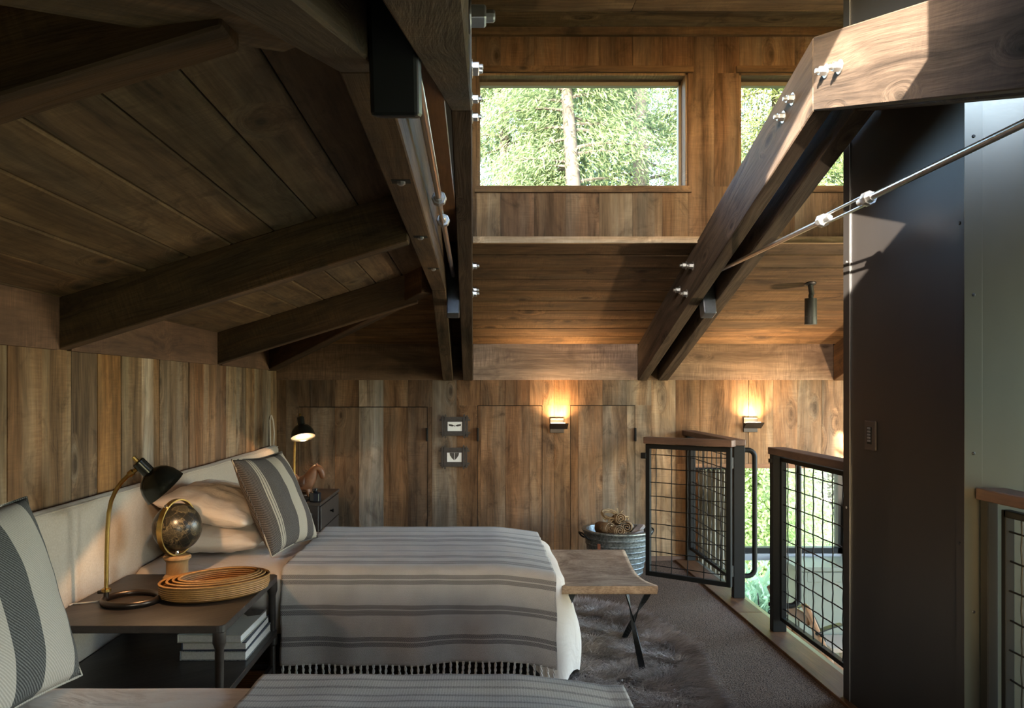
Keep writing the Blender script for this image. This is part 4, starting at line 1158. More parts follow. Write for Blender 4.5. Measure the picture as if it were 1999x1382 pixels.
def bed(y0, y1, top, label, seed):
    b = thing('bed', ((BX0 + BX1) / 2, (y0 + y1) / 2, 0), label, 'bed', 'single beds with wool throws')
    MB().box(BX0, BX1 - .05, y0 + .05, y1 - .05, .16, .30).build('base', MT['table'], b, bevel=.01)
    for xx in (BX0 + .1, BX1 - .2):
        for yy in (y0 + .12, y1 - .12): MB().box(xx, xx + .06, yy - .03, yy + .03, 0, .16).build('leg', MT['table'], b)
    MB().box(BX0 + .01, BX1 - .06, y0 + .04, y1 - .04, .30, top - .03).build('mattress', MT['sheet'], b, bevel=.06, seg=4)
    # duvet: rings of a rounded rectangle from hem to top
    core = rrect(BX0, BX1 - .075, y0 + .055, y1 - .055, .10)
    cx, cy = (BX0 + BX1) / 2, (y0 + y1) / 2
    V = []; n = len(core); lv = 22
    nrm = []
    for i in range(n):
        a = core[i - 1]; c = core[(i + 1) % n]; d = Vector((c[0] - a[0], c[1] - a[1])).normalized(); nrm.append(Vector((d.y, -d.x)))
    for l in range(lv):
        t = l / (lv - 1)
        for i in range(n):
            p = core[i]; nn = nrm[i]
            foot = max(0, min(1, (p[0] - .10) / .22)) ; fx = max(0.0, nn.x) * foot
            hem = .30 + (.075 - .30) * foot
            hem += .015 * math.sin(i * .9) + .01 * math.sin(i * .37 + seed)
            if t < .62:
                k = t / .62; z = hem + (top - .07 - hem) * k
                drop = (1 - k)
                out = .050 + .035 * fx * math.sin(PI * min(1, k * 1.15)) + .055 * fx * drop + drop ** .8 * (.014 * math.sin(i * .55 + seed) + .018 * math.sin(i * .95 + 1.3 * seed + .8 * k) + .012 * math.sin(i * .31)) * (0.15 + fx)
            else:
                a = (t - .62) / .38 * PI / 2
                z = top - .07 + .07 * math.sin(a); out = .050 - .12 * (1 - math.cos(a)) - .03 * fx * math.sin(a)
                z -= .028 * foot * (a / (PI / 2)) 
            wob = .006 * mnoise.noise(Vector((p[0] * 6, p[1] * 6, z * 5 + seed)))
            V.append((p[0] + nn.x * (out + wob), p[1] + nn.y * (out + wob), z))
    F_ = [tuple(int(q) for q in f) for f in gridfaces(lv, n, True)]
    # top cap: shrink inwards
    base_i = (lv - 1) * n
    prev = base_i
    for k in range(1, 9):
        s = 1 - k / 8 * .97
        st_ = len(V)
        for i in range(n):
            p = V[base_i + i]
            x = cx + (p[0] - cx) * s; y = cy + (p[1] - cy) * s
            foot = max(0, min(1, (x - .10) / .22))
            z = top + .004 - .028 * foot + .007 * mnoise.noise(Vector((x * 4, y * 5, seed)))
            V.append((x, y, z))
        for i in range(n): F_.append((prev + i, prev + (i + 1) % n, st_ + (i + 1) % n, st_ + i))
        prev = st_
    F_.append(tuple(range(prev, prev + n)))
    m_ = MB(); m_.add(V, F_)
    # inner lining so that the hem has thickness
    m_.build('duvet', MT['sheet'], b, smooth=True)
    return b
bed(3.42, 4.44, .575, 'farther single bed with a striped herringbone throw', 1.0)
bed(1.06, 2.14, .580, 'nearest single bed at the bottom edge with a ribbed grey throw', 2.2)

def throw(x0, x1, ynear, yfar, top, znear, zfar, mat, label, fringe, skew=0.0):
    prof = []
    r = .055
    for k in range(14): prof.append((yfar + .012, zfar + (top - r - zfar) * k / 14))
    for k in range(9):
        a = PI / 2 * k / 8; prof.append((yfar + .012 - r + r * math.cos(a), top - r + r * math.sin(a)))
    for k in range(1, 40): prof.append((yfar + .012 - r - (yfar - ynear + .024 - 2 * r) * k / 40, top + .003 * math.sin(k * .9)))
    for k in range(9):
        a = PI / 2 * k / 8; prof.append((ynear - .012 + r - r * math.sin(a), top - r + r * math.cos(a)))
    for k in range(1, 25): prof.append((ynear - .014 - .012 * math.sin(k / 24 * PI * .5), top - r - (top - r - znear) * k / 24))
    s = [0]
    for i in range(len(prof) - 1): s.append(s[-1] + math.dist(prof[i], prof[i + 1]))
    nx = 110
    V = []; UV = []
    tot = s[-1]
    for i, (y, z) in enumerate(prof):
        for j in range(nx + 1):
            t = j / nx; x = x0 + (x1 - x0) * t
            foot = max(0, min(1, (x - .10) / .25))
            low = max(0, min(1, (top - .05 - z) / .3))
            near = y < (ynear + yfar) / 2
            yy = y - (low * (.014 * math.sin(x * 9 + 1) * math.sin(x * 4.1) + .010 * math.sin(x * 21)) if near else 0) - (.02 * foot * low if near else 0)
            zz = z - .030 * foot ** 1.5 + .0035 * mnoise.noise(Vector((x * 7, y * 7, 2)))
            if near and z < top - .2: zz += (.010 * math.sin(x * 5.0 + .6) - .016 * max(0, (-.45 - x)) * 2) * low
            xx = x + (skew * (yfar - y) if True else 0) + .004 * math.sin(i * .5) * (t - .5)
            V.append((xx, yy, zz)); UV.append((x, s[i] - tot))
    m_ = MB()
    m_.add(V, [tuple(int(q) for q in f) for f in gridfaces(len(prof), nx + 1)])
    t_ = thing('wool_throw', ((x0 + x1) / 2, (ynear + yfar) / 2, top), label, 'throw', 'wool bed throws')
    o = m_.build('cloth', mat, t_, smooth=True, uv=UV)
    so = o.modifiers.new('solid', 'SOLIDIFY'); so.thickness = .006; so.offset = 1
    if fringe:
        # one twisted tassel, copied along the hem
        mb = MB(); Lf = .10
        for ph in (0, PI):
            mb.tube([(.0030 * math.cos(ph + k * .9), .0030 * math.sin(ph + k * .9), -Lf * k / 16) for k in range(17)], .0034, 5)
        first = None; nT = 43
        last = V[-(nx + 1):]
        for k in range(nT):
            f = (k + .5) / nT * nx; i = int(f)
            p = Vector(last[i]).lerp(Vector(last[min(i + 1, nx)]), f - i)
            if first is None:
                me_o = mb.build('tassel', MT['fringe'], t_, smooth=True)
                me_o.data.transform(Matrix.Translation((0, 0, -Lf / 2))); first = me_o; ob = me_o
            else:
                ob = first.copy(); COL.objects.link(ob); ob.parent = t_
            ob.matrix_basis = Matrix.Translation(p + Vector((0, 0, .004))) @ Matrix.Rotation(random.uniform(-.07, .07), 4, 'Y') @ Matrix.Rotation(random.uniform(-.08, .12), 4, 'X') @ Matrix.Rotation(random.uniform(0, 6), 4, 'Z')
            ob.matrix_parent_inverse = W[t_.name].inverted()
    return t_
throw(-.822, .352, 3.412, 4.445, .590, .185, .32, MT['throw'], 'grey herringbone throw with dark stripes and tassels across the farther bed', True)
throw(-.56, .40, 1.06, 2.145, .595, .25, .25, MT['throw2'], 'ribbed grey throw on the nearest bed at the bottom edge', False, -.03)

# ------------------------------------------------------------------ pillows and cushions
def pillow_mesh(w, h, t, n=26, pinch=.05, wr=.004, seed=0.0):
    """centred, w along x, h along y, t thickness along z"""
    V = []; F_ = []
    def f(a): return max(0.0, 1 - abs(a) ** 2.6) ** .55
    for side in (1, -1):
        for i in range(n + 1):
            for j in range(n + 1):
                a = -1 + 2 * i / n; c = -1 + 2 * j / n
                sx = 1 - pinch * (1 - c * c) * 0 - pinch * (1 - abs(c) ** 1.5); sy = 1 - pinch * (1 - abs(a) ** 1.5)
                x = a * w / 2 * sx; y = c * h / 2 * sy
                z = side * t / 2 * f(a) * f(c)
                e = f(a) * f(c)
                z += e ** .5 * wr * (mnoise.noise(Vector((x * 14, y * 14, seed + side))) + .7 * mnoise.noise(Vector((x * 30, y * 12, seed + 3 * side))))
                z += .010 * max(0, abs(a) + abs(c) - 1.6) * mnoise.noise(Vector((x * 40, y * 40, seed)))
                V.append(Vector((x, y, z)))
    m = n + 1
    for s in (0, 1):
        for i in range(n):
            for j in range(n):
                q = (s * m * m + i * m + j, s * m * m + (i + 1) * m + j, s * m * m + (i + 1) * m + j + 1, s * m * m + i * m + j + 1)
                F_.append(q if s == 0 else q[::-1])
    return V, F_
def pillow(name, mat, w, h, t, M4, label, cat, group, seed, wr=.004, pinch=.05, seam=None):
    V, F_ = pillow_mesh(w, h, t, 30, pinch, wr, seed)
    me = bpy.data.meshes.new(name); me.from_pydata(V, [], F_)
    bm_ = bmesh.new(); bm_.from_mesh(me); bmesh.ops.remove_doubles(bm_, verts=bm_.verts, dist=.0004); bm_.to_mesh(me); bm_.free()
    me.polygons.foreach_set('use_smooth', [True] * len(me.polygons)); me.materials.append(mat)
    o = bpy.data.objects.new(name, me); place(o, M4); tag(o, label, cat, group)
    if seam:
        pts = []
        for k in range(4 * 24):
            s = k // 24; q = -1 + 2 * (k % 24) / 24
            a, c = [(q, -1), (1, q), (-q, 1), (-1, -q)][s]
            pts.append(M4 @ Vector((a * w / 2 * (1 - pinch * (1 - abs(c) ** 1.5)), c * h / 2 * (1 - pinch * (1 - abs(a) ** 1.5)), 0)))
        MB().tube(pts, .0035, 5, closed=True).build('piping', seam, o, smooth=True)
    return o
def basis(cx, ex, ey):
    ex = Vector(ex).normalized(); ey = Vector(ey); ey = (ey - ex * ey.dot(ex)).normalized(); ez = ex.cross(ey)
    R = Matrix((ex, ey, ez)).transposed().to_4x4()
    return Matrix.Translation(cx) @ R
# stacked white pillows on the farther bed (long side along y)
pillow('bed_pillow', MT['sheet'], .44, .66, .15, basis((-1.215, 3.90, .655), (1, .05, -.02), (0, 1, 0)), 'lower white pillow of the stack on the farther bed', 'pillow', 'white bed pillows', 1.0, .012, .03)
pillow('bed_pillow', MT['sheet'], .45, .66, .165, basis((-1.225, 3.90, .795), (1, -.04, -.22), (0, 1, .02)), 'upper white pillow of the stack on the farther bed', 'pillow', 'white bed pillows', 5.0, .012, .03)
# striped cushions
bl = Vector((-.895, 3.58, .605)); br_ = Vector((-.782, 4.03, .605)); tl = Vector((-1.088, 3.60, 1.018)); tr = Vector((-1.005, 4.045, 1.04))
cc = (bl + br_ + tl + tr) / 4
pillow('striped_cushion', MT['cush_far'], .475, .475, .15, basis(cc, br_ - bl, tl - bl), 'square cushion with brown and cream stripes leaning on the white pillows', 'cushion', 'striped cushions', 2.0, .004, .07, MT['cush_far'])
bl = Vector((-1.10, 1.66, .60)); br_ = Vector((-1.055, 2.14, .60)); tl = Vector((-1.25, 1.64, 1.045)); tr = Vector((-1.20, 2.12, 1.045))
cc = (bl + br_ + tl + tr) / 4
pillow('striped_cushion', MT['cush_near'], .50, .50, .17, basis(cc, br_ - bl, tl - bl), 'large grey and cream striped cushion at the left edge on the nearest bed', 'cushion', 'striped cushions', 3.0, .004, .07, MT['cush_near'])
# ------------------------------------------------------------------ side table between the beds
TX0, TX1, TY0, TY1, TZ = -1.474, -.835, 2.66, 3.405, .56
tb = thing('side_table', ((TX0 + TX1) / 2, (TY0 + TY1) / 2, 0), 'dark wood two tier side table between the beds', 'table')
def slab_r(name, x0, x1, y0, y1, z0, z1, mat, parent, r=.025):
    P = []
    for cx, cy, a0 in ((x1 - r, y1 - r, 0), (x0 + r, y1 - r, PI / 2), (x0 + r, y0 + r, PI), (x1 - r, y0 + r, 1.5 * PI)):
        for k in range(5):
            q = a0 + PI / 2 * k / 4; P.append((cx + r * math.cos(q), cy + r * math.sin(q), z0))
    return MB().prism(P, (0, 0, z1 - z0)).build(name, mat, parent, xaxis=(.8, .6, 0), bevel=.002)
slab_r('table_top', TX0, TX1, TY0, TY1, TZ - .026, TZ, MT['table'], tb)
slab_r('shelf', TX0, TX1, TY0, TY1, .303, .327, MT['table'], tb)
for lx in (TX0 + .022, TX1 - .022):
    for ly in (TY0 + .022, TY1 - .022):
        m_ = MB(); m_.lathe([(.014, 0), (.016, .02), (.0145, .15), (.0145, .262), (.022, .270), (.022, .304)], (lx, ly, 0), (0, 0, 1), 16)
        m_.lathe([(.0145, .326), (.0150, .475), (.019, .488), (.022, .496), (.022, .535)], (lx, ly, 0), (0, 0, 1), 16)
        m_.build('leg', MT['table'], tb, smooth=True)
for ly in (TY0 + .022, TY1 - .022): MB().obox((TX0 + .02, ly, .17), (TX1 - .02, ly, .17), .016, .02).build('stretcher', MT['table'], tb)
for lx in (TX0 + .022, TX1 - .022): MB().obox((lx, TY0 + .02, .17), (lx, TY1 - .02, .17), .016, .02).build('stretcher', MT['table'], tb)

desk_lamp((-1.272, 2.96, TZ), 1.0, 0.0, 'brass desk lamp with dark shade on the side table', 8.0, (.60, .30, -.74))

# globe
gx, gy = -1.242, 3.335
gl = thing('desk_globe', (gx, gy, TZ), 'small black antique globe on a turned wooden base', 'globe')
m_ = MB(); m_.lathe([(.057, 0), (.057, .006), (.050, .014), (.044, .020), (.044, .070), (.050, .078), (.056, .084), (.056, .092), (.050, .098), (.0, .099)], (gx, gy, TZ), (0, 0, 1), 36)
m_.build('base', MT['oak'], gl, smooth=True, xaxis=(.4, .2, .8))
m_ = MB(); m_.lathe([(.010, .098), (.007, .104), (.0055, .112), (.0055, .122)], (gx, gy, TZ), (0, 0, 1), 14); m_.build('pin', MT['chrome'], gl, smooth=True)
gc = Vector((gx, gy, TZ + .213)); GR = .100
tilt = Vector((-.17, -.57, .80)).normalized()
m_ = MB(); prof = [(GR * math.sin(PI * k / 32), -GR * math.cos(PI * k / 32)) for k in range(33)]
prof[0] = (0, -GR); prof[-1] = (0, GR)
m_.lathe(prof, gc, tilt, 48)
m_.build('sphere', MT['globe'], gl, smooth=True, xaxis=tilt.cross(Vector((0, 1, 0))), ref=tilt)
# meridian ring in the plane holding tilt and up
pn = Vector((.962, -.284, 0)).normalized(); e1 = Vector((0, 0, 1)); e2 = pn.cross(e1)
m_ = MB(); V = []; n = 64; ro, ri, hw = .118, .112, .011
for k in range(n):
    q = 2 * PI * k / n; d = e1 * math.cos(q) + e2 * math.sin(q)
    for rr, s in ((ri, -1), (ro, -1), (ro, 1), (ri, 1)): V.append(gc + d * rr + pn * hw * s)
m_.add(V, [tuple(int(q) for q in f) for f in gridfaces(n, 4, True)] + [((n - 1) * 4 + k, (n - 1) * 4 + (k + 1) % 4, (k + 1) % 4, k) for k in range(4)])
m_.build('meridian_ring', MT['brass'], gl, smooth=True)
ringtop = gc + (e1 * .66 - e2 * .75).normalized() * .120
for s in (1, -1):
    p = gc + (tilt - pn * tilt.dot(pn)).normalized() * .120 * s
    m_ = MB(); m_.lathe([(0, -.009), (.006, -.007), (.009, 0), (.006, .007), (0, .009)], p, (0, 0, 1), 12); m_.build('pivot_knob', MT['chrome'], gl, smooth=True)

# nested oval baskets
bc = Vector((-1.0, 3.085, TZ)); ang = math.radians(38)
sizes = [(.212, .150, .058), (.190, .131, .063), (.172, .116, .067), (.156, .102, .070)]
blab = ['outermost oval wicker basket of the nested set on the side table', 'second oval wicker basket nested just inside the outermost', 'third oval wicker basket of the nested set', 'innermost oval wicker basket of the nested set']
for k, (a, c, h) in enumerate(sizes):
    bt = .004 + k * .004
    off = Vector((.004 * k, .003 * k, 0))
    R = Matrix.Rotation(ang, 3, 'Z')
    def ring(s, z, d=0):
        return [bc + off + R @ Vector(((a * s + d) * math.cos(2 * PI * i / 56), (c * s + d) * math.sin(2 * PI * i / 56), z)) for i in range(56)]
    V = []; prof = [(.55, bt, 0), (.90, bt, 0), (.97, bt + .008, 0), (1.0, h * .5, 0), (1.0, h, 0), (1.0, h + .003, -.003), (1.0, h, -.0075), (1.0, h * .5, -.008), (.96, bt + .012, -.007), (.85, bt + .006, 0), (.4, bt + .005, 0)]
    for s, z, d in prof: V += ring(s, z, d)
    m_ = MB(); m_.add(V, [tuple(int(q) for q in f) for f in gridfaces(len(prof), 56, True)])
    nn = len(prof) - 1
    m_.f.append(tuple(range(55, -1, -1))); m_.f.append(tuple(range(nn * 56, nn * 56 + 56)))
    o = thing('oval_basket', bc + off, blab[k], 'basket', 'nested oval wicker baskets')
    m_.build('body', MT['wicker'], o, smooth=True)
    MB().tube(ring(1.0, h + .001, -.0035), .0052, 8, closed=True).build('rim', MT['wicker'], o, smooth=True)

# books on the shelf
bks = [('cover_spot', .036, -1.108, -.858, 3.00, 3.372, 0.0, 'bottom book of the shelf stack with black and white speckled cover'), ('cover_navy', .031, -1.106, -.862, 3.005, 3.365, .018, 'middle book of the shelf stack with navy cover'), ('cover_cream', .030, -1.112, -.870, 2.995, 3.345, -.02, 'top book of the shelf stack with cream and black cover')]
z = .3275
for mat, h, x0, x1, y0, y1, rot, lab in bks:
    bk = thing('book', ((x0 + x1) / 2, (y0 + y1) / 2, z), lab, 'book', 'books stacked on the side table shelf')
    def rb(name, X0, X1, Y0, Y1, Z0, Z1, mm):
        cx, cy = (x0 + x1) / 2, (y0 + y1) / 2; R = Matrix.Rotation(rot, 3, 'Z')
        P = [Vector((cx, cy, 0)) + R @ Vector((X - cx, Y - cy, 0)) + Vector((0, 0, Z0)) for X, Y in ((X0, Y0), (X1, Y0), (X1, Y1), (X0, Y1))]
        return MB().prism(P, (0, 0, Z1 - Z0)).build(name, mm, bk, bevel=.0008)
    rb('page_block', x0 + .004, x1 - .003, y0 + .004, y1 - .004, z + .003, z + h - .003, MT['page'])
    rb('cover', x0, x1, y0, y1, z, z + .003, MT[mat]); rb('cover', x0, x1, y0, y1, z + h - .003, z + h, MT[mat])
    rb('spine', x0 - .001, x0 + .003, y0, y1, z, z + h, MT[mat])
    if mat == 'cover_cream':
        m_ = MB(); P = [(x1 - .005, y1 - .004), (x0 + .02, y1 - .004), (x0 + .05, y1 - .05), (x0 + .09, y1 - .04), (x0 + .11, y1 - .085), (x0 + .16, y1 - .06), (x0 + .19, y1 - .10), (x1 - .006, y1 - .08)]
        m_.prism([(p[0], p[1], z + h) for p in P], (0, 0, .0006)); m_.build('cover_print', MT['cover_black'], bk)
    z += h + .0006
# low basket under the table
wbk = thing('storage_basket', (-1.05, 3.18, 0), 'square woven basket on the floor under the side table', 'basket')
m_ = MB()
for (x0, x1, y0, y1) in ((-1.25, -.868, 2.98, 2.995), (-1.25, -.868, 3.36, 3.375), (-1.25, -1.235, 2.98, 3.375), (-.883, -.868, 2.98, 3.375)): m_.box(x0, x1, y0, y1, .0, .155)
m_.box(-1.25, -.868, 2.98, 3.375, 0, .012)
m_.build('body', MT['wicker'], wbk, bevel=.004)
MB().tube([(-1.243, 2.987, .157), (-.875, 2.987, .157), (-.875, 3.368, .157), (-1.243, 3.368, .157)], .009, 8, closed=True).build('rim', MT['wicker'], wbk, smooth=True)

# cord of the lamp lying on the table
tag(MB().tube([(-1.372, 2.965, TZ + .006), (-1.40, 2.95, TZ + .004), (-1.44, 2.93, TZ + .004), (-1.47, 2.92, TZ + .004), (-1.474, 2.90, TZ + .003)], .003, 6).build('lamp_cord', simple('clear_cord', (.45, .40, .34), .4), smooth=True), 'pale cord of the brass lamp on the side table', 'cord')

# ------------------------------------------------------------------ far nightstand with lamp, horse, ink bottle
NX0, NX1, NY0, NY1, NZ = XL + .09, -1.046, 5.436, 6.20, .576
ns = thing('nightstand', ((NX0 + NX1) / 2, (NY0 + NY1) / 2, 0), 'dark brown nightstand with drawers in the back corner', 'nightstand')
nm = simple('brown_painted_wood', (0.042, 0.030, 0.024), 0.45, noise_amt=.15, nscale=15)
MB().box(NX0 + .006, NX1 - .018, NY0 + .01, NY1 - .006, .04, NZ - .022).build('body', nm, ns, bevel=.002)
MB().box(NX0, NX1, NY0, NY1, NZ - .022, NZ).build('top', nm, ns, bevel=.002)
MB().box(NX0 + .05, NX1 - .06, NY0 + .004, NY0 + .012, .10, NZ - .07).build('side_panel', nm, ns, bevel=.004)
for k, (z0, z1) in enumerate(((.385, .545), (.215, .378), (.05, .208))):
    d = MB().box(NX1 - .02, NX1 - .002, NY0 + .03, NY1 - .025, z0, z1).build('drawer', nm, ns, bevel=.002)
    m_ = MB(); m_.lathe([(.006, 0), (.006, .010), (.013, .018), (.013, .024), (.0, .026)], (NX1 - .002, (NY0 + NY1) / 2, (z0 + z1) / 2), (1, 0, 0), 12); m_.build('knob', MT['blacksteel'], d, smooth=True)
for xx in (NX0 + .02, NX1 - .055):
    for yy in (NY0 + .02, NY1 - .055): MB().box(xx, xx + .035, yy, yy + .035, 0, .04).build('foot', nm, ns)
desk_lamp((-1.275, 5.80, NZ), 1.08, math.radians(-59), 'lit desk lamp with dark shade on the far nightstand', 4.0, (.2, -.33, -.92))

# leather horse (body one mesh via skin)
def skin_obj(name, pts, edges, radii, mat, parent, sub=2):
    me = bpy.data.meshes.new(name); me.from_pydata([Vector(p) for p in pts], edges, [])
    o = bpy.data.objects.new(name, me); place(o, Matrix.Identity(4), parent)
    sk = o.modifiers.new('skin', 'SKIN')
    for v, r in zip(me.skin_vertices[0].data, radii): v.radius = r if isinstance(r, tuple) else (r, r)
    me.skin_vertices[0].data[0].use_root = True
    sb = o.modifiers.new('sub', 'SUBSURF'); sb.levels = sub; sb.render_levels = sub
    me.materials.append(mat); sk.use_smooth_shade = True
    return o
hx, hy, hz = -1.205, 5.62, NZ
hs = thing('leather_horse', (hx, hy, hz), 'small tan leather toy horse on the far nightstand', 'figurine')
def H(x, y, z): return (hx + x, hy + y, hz + z)
pts = [H(-.075, 0, .115), H(-.02, 0, .108), H(.035, 0, .112), H(.056, 0, .150), H(.072, 0, .195), H(.094, 0, .226), H(.122, 0, .214), H(.136, -.002, .176), H(.140, -.003, .140),
       H(.040, -.026, .070), H(.044, -.028, .018), H(.040, .026, .070), H(.044, .028, .018), H(-.072, -.026, .070), H(-.080, -.028, .018), H(-.072, .026, .070), H(-.080, .028, .018), H(-.112, 0, .112), H(-.125, 0, .075)]
ed = [(0, 1), (1, 2), (2, 3), (3, 4), (4, 5), (5, 6), (6, 7), (7, 8), (2, 9), (9, 10), (2, 11), (11, 12), (0, 13), (13, 14), (0, 15), (15, 16), (0, 17), (17, 18)]
rad = [.046, .044, .050, .046, .040, .033, .030, .023, .019, .017, .011, .017, .011, .019, .012, .019, .012, .012, .007]
skin_obj('body', pts, ed, rad, MT['leather'], hs)
for s in (-1, 1):
    MB().prism([H(.088, s * .014 - .004, .232), H(.104, s * .014 - .004, .234), H(.097, s * .018 - .004, .256)], (0, .008, 0)).build('ear', MT['leather'], hs, bevel=.002)
for k in range(5):
    t = k / 4; p = Vector(H(.042 + .042 * t, 0, .165 + .062 * t))
    MB().tube([p, p + Vector((-.040, -.004, .026)), p + Vector((-.050, -.006, .044))], [.0034, .0026, .0014], 5).build('mane_tuft', MT['leather2'], hs, smooth=True)
sad = MB()
for i in range(9):
    pass
V = []
for i in range(9):
    x = -.055 + .075 * i / 8
    for j in range(13):
        q = -1.25 * PI / 2 + 2.5 * PI / 2 * j / 12
        rr = .050 + .004 * math.cos(i)
        V.append(H(x, math.sin(q) * rr, .108 + math.cos(q) * rr + .012 * ((i - 4) / 4) ** 2))
sad.add(V, [tuple(int(q) for q in f) for f in gridfaces(9, 13)])
so_ = sad.build('saddle', MT['leather2'], hs, smooth=True); mo = so_.modifiers.new('s', 'SOLIDIFY'); mo.thickness = .004
MB().box(hx - .12, hx + .075, hy - .045, hy + .045, hz, hz + .016).build('stand', MT['table'], hs, bevel=.004)

ib = thing('ink_bottle', (px(615, 5.50), 5.50, NZ), 'black faceted glass ink bottle on the far nightstand', 'bottle')
bx = px(615, 5.50)
m_ = MB(); m_.lathe([(.036, 0), (.042, .004), (.043, .055), (.040, .062), (.018, .070), (.016, .074)], (bx, 5.50, NZ), (0, 0, 1), 8); m_.build('body', MT['ink'], ib, bevel=.002)
m_ = MB(); m_.lathe([(.0135, .074), (.0135, .080), (.019, .083), (.019, .090), (.010, .093)], (bx, 5.50, NZ), (0, 0, 1), 18); m_.build('stopper', MT['ink'], ib, smooth=True)
o = MB().tube([(bx - .10, 5.50, NZ + .006), (bx - .052, 5.47, NZ + .006)], [.004, .006], 8).build('fountain_pen', MT['ink'], smooth=True)
tag(o, 'short black pen lying beside the ink bottle', 'pen')

# ------------------------------------------------------------------ hide stool
SX0, SX1, SY0, SY1, SZ = .405, .785, 3.52, 4.27, .475
sl_ = thing('hide_stool', ((SX0 + SX1) / 2, (SY0 + SY1) / 2, 0), 'cowhide sling stool with crossed black iron legs at the bed foot', 'stool')
V = []; nx, ny = 22, 34
for i in range(nx + 1):
    x = SX0 - .02 + (SX1 - SX0 + .04) * i / nx
    for j in range(ny + 1):
        t = j / ny
        if t < .12:
            a = (t / .12) * PI * .95; y = SY0 - .016 * math.sin(a) + .0; z = SZ - .016 + .022 - .022 * 0 - .030 * (1 - t / .12) ** 1.2 + .0
            y = SY0 - .018 * math.sin(PI * t / .12 * .5 + PI * .5 * (1 - t / .12)); 
        elif t > .88:
            y = SY1 + .018 * math.sin(PI * .5); z = SZ + .006 - .035 * ((t - .88) / .12) ** 1.2
        else:
            q = (t - .12) / .76; y = SY0 - .018 + (SY1 - SY0 + .036) * q; z = SZ + .006 - .040 * math.sin(PI * q) + .004 * math.sin(x * 14) * math.sin(PI * q)
        V.append((x + .005 * math.sin(t * 9), y, z))
m_ = MB(); m_.add(V, [tuple(int(q) for q in f) for f in gridfaces(nx + 1, ny + 1)])
o = m_.build('seat', MT['hide'], sl_, smooth=True); mo = o.modifiers.new('s', 'SOLIDIFY'); mo.thickness = .007; mo.offset = -1
for y in (SY0 + .002, SY1 - .002): MB().tube([(SX0 - .01, y, SZ - .012), (SX1 + .01, y, SZ - .012)], .011, 10).build('seat_bar', MT['blacksteel'], sl_, smooth=True)
def twist_bar(p0, p1, w0, parent, t=.006):
    """flat iron bar that makes a quarter twist in the middle"""
    p0 = Vector(p0); p1 = Vector(p1); d = (p1 - p0).normalized(); R = frame(d, (1, 0, 0)); a, b_ = R.col[2], R.col[1]
    V = []; n = 18
    for i in range(n + 1):
        s = i / n; tw = PI * max(0, min(1, (s - .15) / .7)); c = p0.lerp(p1, s)
        e = a * math.cos(tw) + b_ * math.sin(tw); g = -a * math.sin(tw) + b_ * math.cos(tw)
        for q, r in ((-1, -1), (1, -1), (1, 1), (-1, 1)): V.append(c + e * q * w0 / 2 + g * r * t / 2)
    f = [tuple(int(q) for q in x) for x in gridfaces(n + 1, 4, True)] + [(3, 2, 1, 0), (n * 4, n * 4 + 1, n * 4 + 2, n * 4 + 3)]
    m_ = MB(); m_.add(V, f); m_.build('leg', MT['blacksteel'], parent)
for x in (SX0 + .03, SX1 - .01):
    twist_bar((x, SY0 + .07, .012), (x, SY1 - .03, SZ - .015), .028, sl_)
    twist_bar((x + .007, SY1 - .06, .012), (x + .007, SY0 + .02, SZ - .015), .028, sl_)
for y in (SY0 + .07, SY1 - .06): MB().obox((SX0 + .015, y, .016), (SX1 + .01, y, .016), .03, .008).build('foot_bar', MT['blacksteel'], sl_)

# ------------------------------------------------------------------ sheepskin rug
rg = thing('sheepskin_rug', (.65, 3.9, 0), 'shaggy grey brown sheepskin rug under the stool', 'rug')
def rug_edge(q):
    x = math.cos(q); y = math.sin(q); e = (abs(x) ** 3.2 + abs(y) ** 3.2) ** (-1 / 3.2)
    w = 1 + .05 * math.sin(5 * q + .6) + .03 * math.sin(9 * q)
    return (.60 + .43 * x * e * w, 3.76 + 1.04 * y * e * w)
m_ = MB(); m_.prism([(*rug_edge(2 * PI * k / 60), .001) for k in range(60)], (0, 0, .008)); m_.build('backing', MT['fur'], rg)
nS = 80000
q = rng.uniform(0, 2 * PI, nS); rr = np.sqrt(rng.uniform(0, 1, nS))
ex = np.array([rug_edge(a) for a in np.linspace(0, 2 * PI, 361)])
ei = np.interp(q, np.linspace(0, 2 * PI, 361), ex[:, 0]); ej = np.interp(q, np.linspace(0, 2 * PI, 361), ex[:, 1])
bxx = .60 + (ei - .60) * rr; byy = 3.76 + (ej - 3.76) * rr
keep = bxx > .18
bxx, byy, rr, q = bxx[keep], byy[keep], rr[keep], q[keep]; nS = len(bxx)
# direction field: clumped
fld = np.sin(bxx * 23 + 3 * np.sin(byy * 13)) * 1.3 + np.cos(byy * 19 + bxx * 9) * 1.2 + rng.normal(0, .6, nS)
clx, cly = np.cos(fld), np.sin(fld)
outw = np.clip((rr - .75) / .25, 0, 1)
clx = clx * (1 - outw) + np.cos(q) * outw * 1.2; cly = cly * (1 - outw) + np.sin(q) * outw * 1.2
ln = rng.uniform(.055, .105, nS); lean = rng.uniform(.5, 1.0, nS)
P0 = np.stack([bxx, byy, np.full(nS, .006)], 1)
P1 = P0 + np.stack([clx * ln * lean * .45, cly * ln * lean * .45, ln * .55], 1)
P2 = P1 + np.stack([clx * ln * lean * .65, cly * ln * lean * .65, ln * .12], 1)
sd = np.stack([-cly, clx, np.zeros(nS)], 1); sd /= np.linalg.norm(sd, axis=1, keepdims=True) + 1e-9
wd = rng.uniform(.0014, .0026, nS)[:, None]
V = np.stack([P0 - sd * wd, P0 + sd * wd, P1 - sd * wd, P1 + sd * wd, P2], 1).reshape(-1, 3)
b0 = (np.arange(nS) * 5)[:, None]
